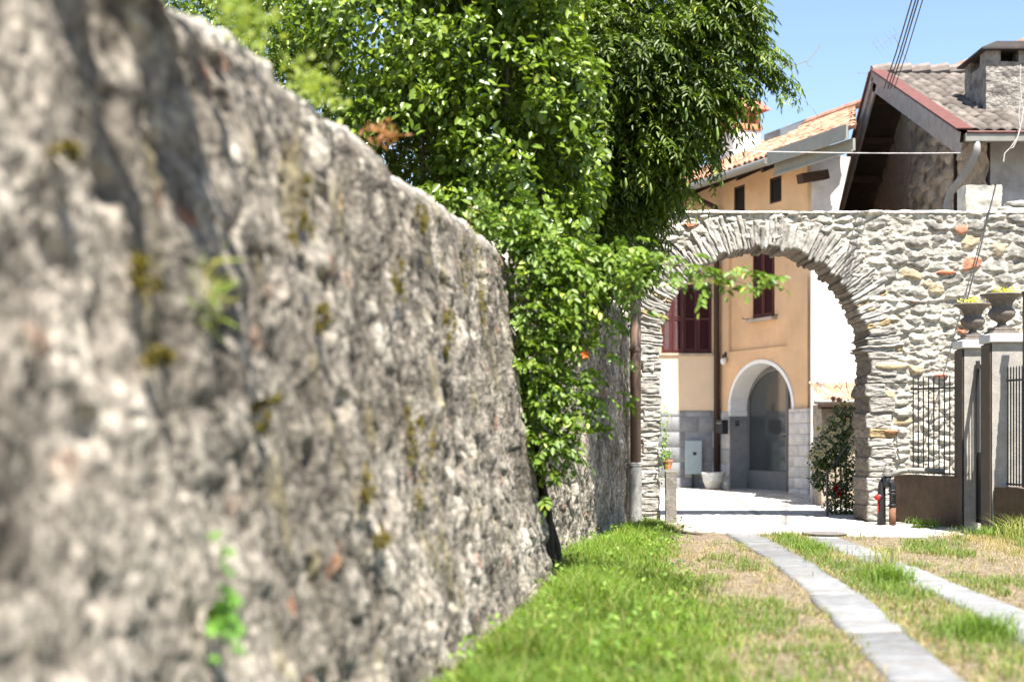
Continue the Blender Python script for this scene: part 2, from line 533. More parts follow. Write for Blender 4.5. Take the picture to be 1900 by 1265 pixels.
# ------------------------------------------------------------------ left garden wall (battered rubble)
def sweep_wall(name, y0, y1, ny, line, top_dx, height, seed, label, nyfine=None, pale=0.0):
    ys = nyfine if nyfine is not None else np.linspace(y0, y1, ny)
    K = .0
    # profile (offset from base line, z), arc length
    prof = [(0, -.1), (top_dx * (height - .12) / height, height - .12), (top_dx - .03, height - .03), (top_dx - .10, height + .01),
            (top_dx - .42, height - .01), (top_dx - .48, height - .1), (top_dx - .50, -.1)]
    P = np.array(prof, float)
    seg = np.hypot(*np.diff(P, axis=0).T); al = np.concatenate([[0], np.cumsum(seg)])
    nfront = int(al[4] / .0065)
    sv = np.concatenate([np.linspace(0, al[4], nfront), np.linspace(al[4], al[-1], 14)[1:]])
    ox = np.interp(sv, al, P[:, 0]); oz = np.interp(sv, al, P[:, 1])
    tx = np.gradient(ox, sv); tz = np.gradient(oz, sv)
    k = np.ones(15) / 15
    pad = lambda a: np.convolve(np.pad(a, 7, mode='edge'), k, 'valid')
    tx, tz = pad(tx), pad(tz)
    nl = np.hypot(tx, tz); nx_, nz_ = tz / nl, -tx / nl
    U, V = np.meshgrid(ys, sv, indexing='ij')
    wu = U + .07 * (fbm(U * 5, V * 5, seed=seed) - .5); wv = V + .07 * (fbm(U * 5, V * 5, seed=seed + 9) - .5)
    f1, f2, hid, bx, by = vor(wu, wv, .26, .20, seed=seed + 2)
    on = sstep(.25, .55, hid)
    dome = np.sqrt(np.clip((f2 - f1) / .55, 0, 1))
    siz = sstep(.45, .7, fbm(U * 1.6, V * 1.6, seed=seed + 31))
    h = dome * (.002 + .022 * on) * (1 - .7 * by) * (.15 + .85 * siz) - .02
    g1, g2, gid, gbx, gby = vor(wu, wv, .10, .075, seed=seed + 5)
    h += .006 * np.sqrt(np.clip((g2 - g1) / .5, 0, 1)) * (gid > .45)
    big = fbm(U * 1.1, V * 1.1, seed=seed + 12) - .5
    h += big * .08
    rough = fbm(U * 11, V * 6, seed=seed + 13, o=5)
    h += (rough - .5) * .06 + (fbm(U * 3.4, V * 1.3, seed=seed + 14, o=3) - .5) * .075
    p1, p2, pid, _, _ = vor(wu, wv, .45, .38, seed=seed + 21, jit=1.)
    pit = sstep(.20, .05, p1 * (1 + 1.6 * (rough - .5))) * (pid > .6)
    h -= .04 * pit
    h += .010 * (fbm(U * 40, V * 40, seed=seed + 15, o=2) - .5)
    ZW_ = .05 * (fbm(U * .9, U * 0, seed=seed + 30) - .5) * sstep(height - .5, height, oz)[None, :]
    mort = lerp3((.150, .137, .120), (.335, .312, .28), sstep(.3, .7, fbm(U * 4, V * 2, seed=seed + 40)))
    tone = lerp3((.12, .118, .115), (.46, .44, .40), np.clip(gid * .5 + hid * .7 - .15, 0, 1))
    tone = np.where((hid > .86)[..., None], np.array((.60, .58, .53)), tone)
    tone = np.where(((gid > .985))[..., None], np.array((.42, .19, .11)), tone)
    tone = np.where(((gid > .95) & (gid < .985))[..., None], np.array((.66, .63, .57)), tone)
    wst = np.clip(dome * (.08 + .5 * on) * (.4 + .6 * siz) + .15 * (gid > .9), 0, 1)[..., None]
    colr = mort * (1 - wst) + tone * wst
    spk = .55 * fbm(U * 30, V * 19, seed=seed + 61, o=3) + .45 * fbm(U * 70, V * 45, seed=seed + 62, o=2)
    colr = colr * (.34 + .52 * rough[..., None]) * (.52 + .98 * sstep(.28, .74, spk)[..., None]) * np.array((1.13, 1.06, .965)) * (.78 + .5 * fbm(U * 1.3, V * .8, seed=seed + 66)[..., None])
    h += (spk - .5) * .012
    moss = .45 * sstep(.62, .70, fbm(U * 4.3, V * 2.6, seed=seed + 50) * .6 + .4 * rough)
    colr = lerp3(colr, np.array((.17, .15, .04)), moss * .7) if False else colr * (1 - .7 * moss[..., None]) + np.array((.19, .155, .045)) * .7 * moss[..., None]
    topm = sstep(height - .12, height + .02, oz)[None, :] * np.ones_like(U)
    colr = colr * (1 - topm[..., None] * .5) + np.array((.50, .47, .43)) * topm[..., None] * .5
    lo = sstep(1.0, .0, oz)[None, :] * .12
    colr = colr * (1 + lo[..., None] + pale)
    X = line(U) + ox[None, :] + nx_[None, :] * h
    Z = oz[None, :] + nz_[None, :] * h + ZW_
    P3 = np.stack([X, U, Z], -1); m0, n0 = U.shape
    i0 = np.arange(n0); e1 = m0 * n0
    ends = np.stack([P3[0].mean(0), P3[-1].mean(0)])
    t0 = np.stack([i0[:-1], i0[1:], np.full(n0 - 1, e1)], 1)
    t1 = np.stack([i0[:-1] + (m0 - 1) * n0, i0[1:] + (m0 - 1) * n0, np.full(n0 - 1, e1 + 1)], 1)
    colr = np.clip(colr, 0, 1)
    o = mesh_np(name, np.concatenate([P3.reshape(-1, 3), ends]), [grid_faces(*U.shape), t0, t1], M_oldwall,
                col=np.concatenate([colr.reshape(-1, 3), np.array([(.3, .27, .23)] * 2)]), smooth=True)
    tag(o, label, 'wall')
    return o


ys = [-2.0]
while ys[-1] < 11.72:
    y = max(ys[-1], 1.6)
    ys.append(ys[-1] + (.05 if ys[-1] < 1.6 else max(.0065, .0055 * (y / 3.2) ** 1.25)))
ys = np.array(ys)
sweep_wall('garden_wall', 0, 0, 0, lambda y: wall_x(y), -.42, 2.66, 100,
           'long leaning grey rubble wall with mossy patches filling the left foreground', nyfine=ys)
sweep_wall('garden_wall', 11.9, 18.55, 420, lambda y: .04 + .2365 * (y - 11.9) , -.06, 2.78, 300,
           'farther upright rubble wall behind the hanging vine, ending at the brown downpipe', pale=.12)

# ------------------------------------------------------------------ arch wall
AY = 18.6; AX0, AX1 = 1.92, 4.67; AC = (AX0 + AX1) / 2; AR = (AX1 - AX0) / 2; SPR = 2.24; ATOP = 4.075; ATH = .75
arch = thing('stone_archway', 'pale rubble stone wall pierced by a tall round arch across the lane', 'archway', (AC, AY, 0))


def arch_main():
    xs = np.arange(.4, 9.0, .0105); zs = np.arange(-.05, ATOP + .001, .0105)
    U, V = np.meshgrid(xs, zs, indexing='ij')
    rr = np.hypot(U - AC, V - SPR)
    inside = np.where(V > SPR, rr < AR + .07, np.abs(U - AC) < AR + .07)
    wu = U + .09 * (fbm(U * 4, V * 4, seed=71) - .5); wv = V + .09 * (fbm(U * 4, V * 4, seed=72) - .5)
    a = vor(wu, wv, .27, .165, seed=61)
    b = vor(wu + 7, wv, .20, .115, seed=81)
    selr = (V > 2.9) & (U > 4.6)
    f1, f2, hid, bx, by = [np.where(selr, p, q) for p, q in zip(a, b)]
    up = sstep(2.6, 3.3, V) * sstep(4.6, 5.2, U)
    on = sstep(.22, .45, hid)
    dome = np.clip((f2 - f1 - .10) / .42, 0, 1) ** .6
    h = dome * (.010 + .032 * on) * (1 - .9 * by)
    rough = fbm(U * 12, V * 16, seed=91, o=5)
    lay = fbm(U * 4, V * 26, seed=92, o=3)
    h += (rough - .5) * .035 + (lay - .5) * .022 * (1 - up) + (fbm(U * 40, V * 40, seed=96, o=2) - .5) * .01
    h += (fbm(U * 1.2, V * 1.2, seed=93) - .5) * .05
    s1, s2, sid, sbx, sby = vor(wu, wv, .09, .045, seed=95)
    h += .014 * np.sqrt(np.clip((s2 - s1) / .5, 0, 1)) * (sid > .4) * (1 - dome * on)
    mort = lerp3((.48, .455, .41), (.70, .68, .62), rough)
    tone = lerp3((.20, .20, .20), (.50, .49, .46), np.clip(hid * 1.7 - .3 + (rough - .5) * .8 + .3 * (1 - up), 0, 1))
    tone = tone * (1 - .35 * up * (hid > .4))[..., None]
    h7 = (hid * 977.3) % 1
    tone = np.where((h7 > .982)[..., None], np.array((.40, .20, .13)), tone)
    tone = np.where(((h7 > .92) & (h7 < .982))[..., None], np.array((.48, .40, .28)), tone)
    w = np.clip(dome * 1.6, 0, 1) * (.25 + .75 * on)
    c = mort * (1 - w[..., None]) + tone * w[..., None]
    c = c * (.46 + .46 * rough[..., None]) * np.array((1.06, 1.02, .95))
    # explicit reddish stones
    for (x, z, rx, rz, cc) in ((5.86, 3.83, .085, .065, (.40, .20, .13)), (5.67, 3.27, .13, .03, (.42, .15, .08)),
                               (5.6, 1.93, .10, .025, (.38, .13, .09)), (4.95, 1.2, .09, .03, (.42, .19, .10)), (4.95, 2.06, .22, .05, (.55, .44, .28))):
        d = ((U - x) / rx) ** 2 + ((V - z) / rz) ** 2
        mk = sstep(1.15, .85, d + .5 * (rough - .5))
        c = c * (1 - mk[..., None]) + np.array(cc) * (.8 + .4 * rough[..., None]) * mk[..., None]
        h = h * (1 - mk) + (.05 + .02 * np.sqrt(np.clip(1 - d, 0, 1))) * mk
    # plastered cracked band at the very top
    tb = sstep(ATOP - .10, ATOP - .05, V + .06 * (rough - .5))
    c = c * (1 - tb[..., None] * .6) + np.array((.56, .52, .45)) * (.6 + .7 * rough[..., None]) * tb[..., None] * .6
    # low jamb plaster
    lp = sstep(1.25, .5, V) * sstep(5.3, 4.9, U + .3 * (rough - .5))
    c = c * (1 - .6 * lp[..., None]) + np.array((.40, .35, .29)) * (.7 + .6 * rough[..., None]) * .6 * lp[..., None]
    h = h * (1 - .4 * lp)
    keep = ~(inside[:-1, :-1] | inside[1:, 1:] | inside[1:, :-1] | inside[:-1, 1:])
    X = U - AC; Y = -h; Z = V
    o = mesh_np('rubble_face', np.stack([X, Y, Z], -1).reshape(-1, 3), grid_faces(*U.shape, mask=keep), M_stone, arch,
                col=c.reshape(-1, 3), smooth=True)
    # solid core and top behind the face
    mb = MB()
    n = 28
    hole = [(AX0 - AC - .05, -.1)] + [(-(AR + .05) * math.cos(math.pi * i / n), SPR + (AR + .05) * math.sin(math.pi * i / n)) for i in range(n + 1)] + [(AX1 - AC + .05, -.1)]
    outer = [(.4 - AC, -.1)] + hole + [(9 - AC, -.1), (9 - AC, ATOP - .004), (.4 - AC, ATOP - .004)]
    mb.slab(outer, [], .06, ATH)
    mb.build('core', mat('arch_back', (.42, .40, .36), .95, var=.35, vscale=14, bump=.8), arch)
    # coping surface (thin lit top edge)
    xs2 = np.arange(.4, 9, .02); ds = np.linspace(-.045, ATH, 36)
    U2, D2 = np.meshgrid(xs2, ds, indexing='ij')
    hh = (fbm(U2 * 8, D2 * 8, seed=99) - .5) * .03 + (fbm(U2 * 1.5, D2 * 1.5, seed=98) - .5) * .03
    hh = np.where(D2 <= -.04, -.03, hh)
    mesh_np('coping', np.stack([U2 - AC, D2, ATOP + .006 + hh], -1).reshape(-1, 3), grid_faces(*U2.shape), M_stone, arch,
            col=(np.array((.52, .50, .45)) * (.7 + .5 * fbm(U2 * 9, D2 * 9, seed=97)[..., None])).reshape(-1, 3), smooth=True)


def arch_ring():
    # path along the intrados
    La = SPR; Lc = math.pi * AR; LT = 2 * La + Lc
    ss = np.arange(0, LT, .0085)

    def path(s):
        th = np.clip((s - La) / AR, 0, math.pi)
        px = np.where(s < La, -AR, np.where(s > La + Lc, AR, -AR * np.cos(th)))
        pz = np.where(s < La, s, np.where(s > La + Lc, LT - s, SPR + AR * np.sin(th)))
        nx = np.where(s < La, -1., np.where(s > La + Lc, 1., -np.cos(th)))
        nz = np.where((s < La) | (s > La + Lc), 0., np.sin(th))
        return px, pz, nx, nz
    rnd = random.Random(5)
    bounds = [0.]
    while bounds[-1] < LT:
        s = bounds[-1]
        inarc = La - .1 < s < La + Lc + .1
        bounds.append(s + (rnd.choice((.035, .05, .06, .075, .10)) if inarc else rnd.uniform(.06, .22)))
    bounds = np.array(bounds); nb = len(bounds)
    L_ = np.array([rnd.uniform(.24, .50) for _ in range(nb)])
    F_ = np.array([rnd.uniform(.01, .032) for _ in range(nb)])
    E_ = np.array([rnd.uniform(-.06, .025) for _ in range(nb)])
    T_ = np.array([rnd.random() for _ in range(nb)])
    for i in range(nb):
        if not (La < bounds[i] < La + Lc): L_[i] *= rnd.uniform(.6, 1.1)
    for i in range(nb):
        th_ = (bounds[i] - La) / AR
        if 0 < th_ < math.pi: L_[i] = min(L_[i], (ATOP - .07 - SPR) / max(math.sin(th_), .3) - AR)
    # imposts: two longer slabs on the right jamb
    for z0 in (2.30,):
        k = np.searchsorted(bounds, LT - z0) - 1
        E_[k] = -.13; F_[k] = .04; E_[k + 1] = -.10
    rs = np.linspace(0, .56, 60); ds = np.linspace(0, ATH, 50)

    def cell(s, r):
        # wobble the joints a little with r
        sw = s + .02 * (vn(s * 6, r * 5, seed=201) - .5) + .012 * (vn(s * 20, r * 14, seed=202) - .5)
        k = np.clip(np.searchsorted(bounds, sw) - 1, 0, nb - 2)
        w = bounds[k + 1] - bounds[k]
        q = (sw - bounds[k]) / w
        j = np.minimum(q, 1 - q) * w       # distance to joint
        return k, j
    # front ring
    Sg, Rg = np.meshgrid(ss, rs, indexing='ij')
    k, j = cell(Sg, Rg)
    px, pz, nx, nz = path(Sg)
    prof = sstep(0, .012, j)
    rough = fbm(Sg * 30, Rg * 8, seed=203, o=4)
    endm = sstep(L_[k] + .03, L_[k] - .01, Rg + .05 * (rough - .5))
    fwd = (F_[k] * .9 + .025) * (.45 + .55 * prof) + (rough - .5) * .045
    fwd = fwd * endm - .05 * (1 - endm)
    fwd = fwd * sstep(-.02, .02, Rg + .004)
    e = (E_[k] * (.3 + .7 * prof) + .025 * (rough - .5)) * np.clip(1 - Rg / .2, 0, 1)
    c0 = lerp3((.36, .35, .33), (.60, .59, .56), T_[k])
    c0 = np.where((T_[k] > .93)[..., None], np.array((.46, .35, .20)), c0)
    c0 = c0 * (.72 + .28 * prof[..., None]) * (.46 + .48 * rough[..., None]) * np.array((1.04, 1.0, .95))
    V1 = np.stack([px + nx * (Rg + e), -fwd, pz + nz * (Rg + e)], -1)
    # soffit
    Sd, Dd = np.meshgrid(ss, ds[1:], indexing='ij')
    k2, j2 = cell(Sd, Dd * .3)
    px2, pz2, nx2, nz2 = path(Sd)
    pr2 = sstep(0, .012, j2)
    r2 = fbm(Sd * 20, Dd * 6, seed=210, o=4)
    mixd = np.clip(Dd / .25, 0, 1)
    e2 = (E_[k2] * (.3 + .7 * pr2)) * (1 - .3 * mixd) + (r2 - .5) * .05 + .03 * mixd * (vn(Sd * 11, Dd * 5, seed=214) - .5)
    V2 = np.stack([px2 + nx2 * e2, Dd + 0 * e2, pz2 + nz2 * e2], -1)
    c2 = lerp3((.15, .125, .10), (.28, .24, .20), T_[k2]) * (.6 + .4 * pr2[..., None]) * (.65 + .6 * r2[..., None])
    n1 = V1.shape[0] * V1.shape[1]
    # join: soffit first column is ring column r=0
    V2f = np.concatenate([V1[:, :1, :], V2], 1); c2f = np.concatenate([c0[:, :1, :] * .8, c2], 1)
    vz_ = V1[..., 2] > ATOP - .03
    mesh_np('voussoirs', V1.reshape(-1, 3), grid_faces(*Sg.shape, mask=~(vz_[:-1, :-1] | vz_[1:, 1:])), M_stone, arch, col=c0.reshape(-1, 3), smooth=False)
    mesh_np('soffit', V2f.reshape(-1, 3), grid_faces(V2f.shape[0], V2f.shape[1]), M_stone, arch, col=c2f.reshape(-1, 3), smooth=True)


arch_main()
arch_ring()


def rough_box(x0, x1, y0, y1, z0, z1, amp, seed, res=.035):
    Vs = []; Fs = []; nn = 0
    def face(o_, a_, b_):
        nonlocal nn
        o_ = np.array(o_, float); a_ = np.array(a_, float); b_ = np.array(b_, float)
        na = max(2, int(np.linalg.norm(a_) / res)); nb_ = max(2, int(np.linalg.norm(b_) / res))
        A_, B_ = np.meshgrid(np.linspace(0, 1, na), np.linspace(0, 1, nb_), indexing='ij')
        P_ = o_ + A_[..., None] * a_ + B_[..., None] * b_
        c_ = np.array(((x0 + x1) / 2, (y0 + y1) / 2, (z0 + z1) / 2)); d_ = P_ - c_; d_ = d_ / np.linalg.norm(d_, axis=-1, keepdims=True)
        w_ = (fbm(P_[..., 0] * 7, P_[..., 1] * 7, P_[..., 2] * 7, seed=seed) - .5) * 2 * amp
        P_ = P_ + d_ * w_[..., None]
        Vs.append(P_.reshape(-1, 3)); Fs.append(grid_faces(na, nb_) + nn); nn += na * nb_
    X, Y_, Z_ = x1 - x0, y1 - y0, z1 - z0
    face((x0, y0, z0), (X, 0, 0), (0, 0, Z_)); face((x0, y1, z0), (X, 0, 0), (0, 0, Z_))
    face((x0, y0, z0), (0, Y_, 0), (0, 0, Z_)); face((x1, y0, z0), (0, Y_, 0), (0, 0, Z_))
    face((x0, y0, z1), (X, 0, 0), (0, Y_, 0)); face((x0, y0, z0), (X, 0, 0), (0, Y_, 0))
    return np.concatenate(Vs), np.concatenate(Fs)


def rock(sx, sy, sz, seed, n=40, amp=.25):
    th = np.linspace(0, 2 * np.pi, n, endpoint=False); ph = np.linspace(0, np.pi, n // 2)
    T, P_ = np.meshgrid(th, ph, indexing='ij')
    x, y, z = np.cos(T) * np.sin(P_), np.sin(T) * np.sin(P_), np.cos(P_)
    sup = lambda a: np.sign(a) * np.abs(a) ** .7
    x, y, z = sup(x), sup(y), sup(z)
    r = 1 + amp * (fbm(x * 2 + 9, y * 2 + seed, z * 2, seed=seed) - .5) * 2
    V = np.stack([x * sx * r, y * sy * r, z * sz * r], -1)
    m, k = T.shape
    i = np.arange(m * k).reshape(m, k)
    q = np.stack([i, np.roll(i, -1, 0), np.roll(np.roll(i, -1, 0), -1, 1), np.roll(i, -1, 1)], -1)[:, :-1].reshape(-1, 4)
    return V.reshape(-1, 3), q


# sunlit white block and flat stones on the wall top at right
V, q = rough_box(-.25, .23, -.18, .2, -.2, .2, .05, 77, .02)
o = mesh_np('masonry_stub', V, q, mat('white_lump', (.38, .36, .32), .9, var=.15, bump=.5), smooth=True)
o.location = (6.24, AY + .35, ATOP + .18)
tag(o, 'white plastered masonry stub on top of the arch wall beside the downpipe', 'masonry')
for i, (x, z, s, lab) in enumerate(((6.62, .045, .2, 'lower flat grey stone lying on the arch wall by the white stub'),
                                    (6.70, .12, .17, 'upper flat stone stacked on the arch wall by the white stub'))):
    V, q = rock(s, .17, .045, 20 + i, amp=.3)
    o = mesh_np('flat_stone', V, q, M_cap if False else mat('flat_stone', (.42, .40, .36), .9, var=.3, bump=.5), smooth=True)
    o.location = (x, AY + .25, ATOP + z); tag(o, lab, 'stone', 'flat stones on the wall top')


# ------------------------------------------------------------------ roofs
def tile_sheet(name, A, ux, us, width, length, pitch, row, amp, colfn, m, parent, step=.02, skip=None, lip=.03):
    """A = eave corner; ux = unit vector along the eave; us = unit vector up the slope"""
    ux = np.array(ux, float); us = np.array(us, float); nn = np.cross(ux, us); nn = nn / np.linalg.norm(nn)
    if nn[2] < 0: nn = -nn
    a = np.arange(0, width + 1e-6, pitch / 10)
    rows = int(length / row)
    sl = [];
    for r in range(rows):
        for q in (0, .5, .985): sl.append((r + q) * row)
    sl = np.array([0.0] + sl); first = np.zeros(len(sl), bool); first[0] = True
    U, V = np.meshgrid(a, sl, indexing='ij')
    rid = np.floor(V / row + 1e-6); cid = np.floor(U / pitch)
    ph = (U / pitch) % 1
    prof = amp * (np.sin(np.pi * ph) ** .6 * 2 - 1) if amp > .03 else amp * np.sin(2 * np.pi * ph)
    jit = (h3(cid, rid, cid * 0, 5) - .5)
    hgt = prof + step * (1 - (V / row - rid)) + jit * .012
    hgt = np.where(first[None, :], hgt - lip, hgt)
    P3 = np.array(A)[None, None, :] + U[..., None] * ux + (V + jit * .03)[..., None] * us + hgt[..., None] * nn
    c = colfn(cid, rid, h3(cid, rid, cid * 0, 8), U, V)
    mask = None
    if skip is not None:
        bad = skip(P3)
        mask = ~(bad[:-1, :-1] | bad[1:, 1:])
    return mesh_np(name, P3.reshape(-1, 3), grid_faces(*U.shape, mask=mask), m, parent, col=c.reshape(-1, 3))


def terra_cols(cid, rid, h, U, V):
    c = lerp3((.42, .19, .115), (.60, .36, .24), h)
    c = np.where((h > .93)[..., None], np.array((.20, .15, .12)), c)
    return c * (.85 + .3 * h3(cid, rid, cid * 0, 13)[..., None])


# ------------------------------------------------------------------ orange house (seen at a grazing angle)
OX, OY = 5.4, 26.0
du = np.array((-.358, .934)); inn = np.array((.934, .358))
RZ = math.atan2(-.934, .358)
oh = thing('orange_house', 'orange rendered house with terracotta roof and arched glass door beyond the arch', 'house', (OX, OY, 0), RZ)
# local: x = -(distance along the facade to the far left), y = into the house


def T2x(t): return -t * 1.071


n = 24
dw0, dw1 = T2x(2.62), T2x(.45)
dc = (dw0 + dw1) / 2; dr = (dw1 - dw0) / 2; dsp = 1.55; dap = 2.52


def door_arc(r, top, spr=dsp, nn=24):
    return [(dc - r * math.cos(math.pi * i / nn), spr + (top - spr) * math.sin(math.pi * i / nn) ** .9) for i in range(nn + 1)]


da = door_arc(dr, dap)
outer = [(-6.3, -.1), (dw0, -.1)] + da + [(dw1, -.1), (0, -.1), (0, 6.5), (-6.3, 6.5)]
wins = [(T2x(1.88), T2x(1.15), 3.39, 4.85), (T2x(2.49), T2x(2.09), 5.45, 6.08), (T2x(1.225), T2x(.825), 5.54, 6.03)]
holes = [[(a, c), (b, c), (b, d), (a, d)] for a, b, c, d in wins]
mb = MB(); mb.slab(outer, holes, .06, .48)
mb.build('wall', M_orange, oh)
# outer skin leaving the recessed panel (3.5 cm relief)
pan = [(T2x(2.69), 2.80), (T2x(.65), 2.80), (T2x(.65), 5.3), (T2x(2.69), 5.3)]
mb = MB(); mb.slab(outer, [pan, holes[1], holes[2]], 0, .057)
mb.build('render_skin', M_orange, oh)
# other sides of the house
mb = MB(); mb.box(-6.3, -5.9, .485, 8, -.1, 6.5); mb.build('side_wall', M_orange, oh)
# white arch surround and door reveal
ring = [(dw0 - .07, 1.60)] + door_arc(dr + .07, dap + .07) + [(dw1 + .07, 1.60)] + [(dw1 - .003, 1.60)] + door_arc(dr - .003, dap - .003)[::-1] + [(dw0 + .003, 1.60)]
mb = MB(); mb.slab(ring, [], -.025, .42); mb.build('door_surround', M_frame, oh)
# dado: grey slabs


def dado(name, x0, x1, z0, z1, y0, y1, bw, bh, c0, c1, parent, seed):
    vs = []; fs = []; cs = []; rnd = random.Random(seed)
    z = z0; r = 0
    while z < z1 - .01:
        ze = min(z + bh, z1); x = x0 - (bw * .5 if r % 2 else 0)
        while x < x1:
            a, b = max(x, x0), min(x + bw, x1)
            if b - a > .02:
                g_ = .004
                t = rnd.random(); pr = rnd.uniform(0, .004)
                bb = MB().box(a + g_, b - g_, y0 - pr, y1, z + g_, ze - g_, .004)
                m_ = len(vs); vs += bb.v; fs += [tuple(i + m_ for i in f) for f in bb.f]
                cs += [tuple(c0[k] * (1 - t) + c1[k] * t for k in range(3))] * len(bb.v)
            x += bw
        z = ze; r += 1
    # mortar behind
    quads = np.array([f for f in fs if len(f) == 4]);
    octs = [f for f in fs if len(f) == 8]
    tris = []
    for f in octs:
        for i in range(1, 7): tris.append((f[0], f[i], f[i + 1]))
    o = mesh_np(name, np.array(vs), [quads, np.array(tris)], M_dado, parent, col=np.array(cs))
    return o


g0, g1c = (.20, .20, .205), (.29, .29, .295)
dado('dado', T2x(3.04), dw0 - .0, -.05, 1.60, -.022, -.003, .5, .3, (.38, .36, .33), (.5, .47, .44), oh, 3)
dado('dado', dw1, .16, -.05, 1.62, -.10, -.003, .36, .2, (.50, .46, .42), (.62, .58, .54), oh, 4)
MB().box(dw1 - .0, .155, -.09, .05, -.05, 1.61).build('dado_backing', M_conc, oh)
# reveal dado on far side of door
MB().box(dw0 + .001, dw0 + .022, -.02, .42, -.05, 1.50).build('reveal_slab', mat('reveal', (.25, .25, .255), .7, var=.15), oh)
MB().box(dw0 - .02, dw0 + .04, -.03, .42, 1.503, 1.60, .005).build('impost', M_frame, oh)
# door
dr_ = door_arc(dr - .02, dap - .05)
dl, drr = dw0 + .02, dw1 - .02
mul = dl + (drr - dl) * .66
def arc_z(x):
    q = max(-1, min(1, (x - dc) / (dr - .02)));
    th = math.acos(-q)
    return dsp + (dap - .05 - dsp) * math.sin(th) ** .9
door = MB()
full = [(dl, 0)] + dr_ + [(drr, 0)]
def leaf_hole(a, b, z0):
    pts = [(a, z0), (b, z0)]
    m_ = 14
    for i in range(m_ + 1):
        x = b + (a - b) * i / m_
        pts.append((x, max(z0 + .1, arc_z(x) - .09)))
    return pts
ho = [leaf_hole(dl + .09, mul - .05, .42), leaf_hole(mul + .05, drr - .09, .42)]
door.slab(full, ho, .36, .41)
dob = door.build('door', M_door, oh)
MB().slab([(dl + .03, .3)] + [(x, z - .03) for x, z in door_arc(dr - .05, dap - .08)] + [(drr - .03, .3)], [], .383, .393).build('glass', M_glass, dob)
MB().box(mul - .012, mul + .012, .352, .362, .02, arc_z(mul) - .04).build('mullion', M_door, dob)
MB().tube([(mul - .03, .35, 1.1), (mul - .03, .30, 1.1), (mul - .14, .30, 1.1)], .01, 6).build('handle', M_iron, dob)
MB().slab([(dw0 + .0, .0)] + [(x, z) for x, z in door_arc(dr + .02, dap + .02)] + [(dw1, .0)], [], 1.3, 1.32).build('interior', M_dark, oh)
MB().box(dw0 - .1, dw1 + .1, -.12, .36, -.05, .045, .01).build('doorstep', M_cap, oh)


# shutters and windows
def shutter(parent, x0, x1, z0, z1, y, m, slats=True):
    w = .05
    sb = MB(); sb.slab([(x0, z0), (x1, z0), (x1, z1), (x0, z1)], [[(x0 + w, z0 + .08), (x1 - w, z0 + .08), (x1 - w, (z0 + z1) / 2 - .03), (x0 + w, (z0 + z1) / 2 - .03)],
            [(x0 + w, (z0 + z1) / 2 + .03), (x1 - w, (z0 + z1) / 2 + .03), (x1 - w, z1 - .07), (x0 + w, z1 - .07)]], y, y + .035)
    z = z0 + .09
    while z < z1 - .08:
        if abs(z - (z0 + z1) / 2) > .05:
            sb.add([(x0 + w, y + .008, z - .012), (x1 - w, y + .008, z - .012), (x1 - w, y + .03, z + .022), (x0 + w, y + .03, z + .022)], [(0, 1, 2, 3)])
        z += .032
    return sb.build('shutter', m, parent)


a, b, c, d = wins[0]
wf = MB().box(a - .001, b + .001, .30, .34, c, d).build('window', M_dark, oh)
shutter(wf, a + .01, (a + b) / 2 - .004, c + .01, d, .045, M_shut)
shutter(wf, (a + b) / 2 + .004, b - .01, c + .01, d, .045, M_shut)
MB().box(a - .10, b + .10, -.07, .06, c - .06, c, .008).build('window_sill', mat('sill', (.45, .38, .30), .8), wf)
for x in (a - .14, b + .14):
    MB().tube([(x, .05, c + .02), (x, -.10, c + .02), (x, -.10, c + .06)], .008, 6).build('shutter_stay', M_iron, wf)
for a, b, c, d in wins[1:]:
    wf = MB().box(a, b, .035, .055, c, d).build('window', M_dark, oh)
    MB().slab([(a, c), (b, c), (b, d), (a, d)], [[(a + .04, c + .04), (b - .04, c + .04), (b - .04, d - .04), (a + .04, d - .04)]], .01, .03).build('window_frame', M_brown, wf)

# roof: eave line is 0.7 in front (y=-.7) at z 6.2, slope .45
sl = math.atan(.45); us = (0, math.cos(sl), math.sin(sl))
MW = Matrix.Translation((OX, OY, 0)) @ Matrix.Rotation(RZ, 4, 'Z')


def to_world(P3):
    R = np.array(MW.to_3x3()); return P3 @ R.T + np.array((OX, OY, 0))


def skip_roof(P3):
    w = to_world(P3)
    return w[..., 0] > 5.70 + .2385 * (w[..., 1] - 23.5)


tile_sheet('roof', (-8.5, -.72, 6.20), (1, 0, 0), us, 11.8, 5.9, .19, .36, .04, terra_cols, M_tile, oh, skip=skip_roof)
us2 = (0, math.cos(sl), -math.sin(sl))
yr = -.72 + 5.9 * math.cos(sl); zr = 6.2 + 5.9 * math.sin(sl)
MB().tube([(-8.5 + .42 * i, yr, zr + .04 + .015 * (i % 2)) for i in range(25)], .10, 8).build('ridge_tiles', mat('ridge', (.50, .27, .18), .85), oh)
rb = MB()   # boarding below the tiles
rb.add([(-8.4, -.66, 6.13), (-.2, -.66, 6.13), (-.2, .9, 6.13 + 1.56 * .45), (-8.4, 2.6, 6.13 + 3.26 * .45),
        (-8.4, -.66, 6.08), (-.2, -.66, 6.08), (-.2, .9, 6.08 + 1.56 * .45), (-8.4, 2.6, 6.08 + 3.26 * .45)],
       [(0, 1, 2, 3), (7, 6, 5, 4), (0, 4, 5, 1), (1, 5, 6, 2), (2, 6, 7, 3), (3, 7, 4, 0)])
rb.add([(-.19, -.66, 6.13), (1.95, -.66, 6.13), (1.5, -.25, 6.13 + .41 * .45), (-.19, .9, 6.13 + 1.56 * .45),
        (-.19, -.66, 6.08), (1.95, -.66, 6.08), (1.5, -.25, 6.08 + .41 * .45), (-.19, .9, 6.08 + 1.56 * .45)],
       [(0, 1, 2, 3), (7, 6, 5, 4), (0, 4, 5, 1), (1, 5, 6, 2), (2, 6, 7, 3), (3, 7, 4, 0)])
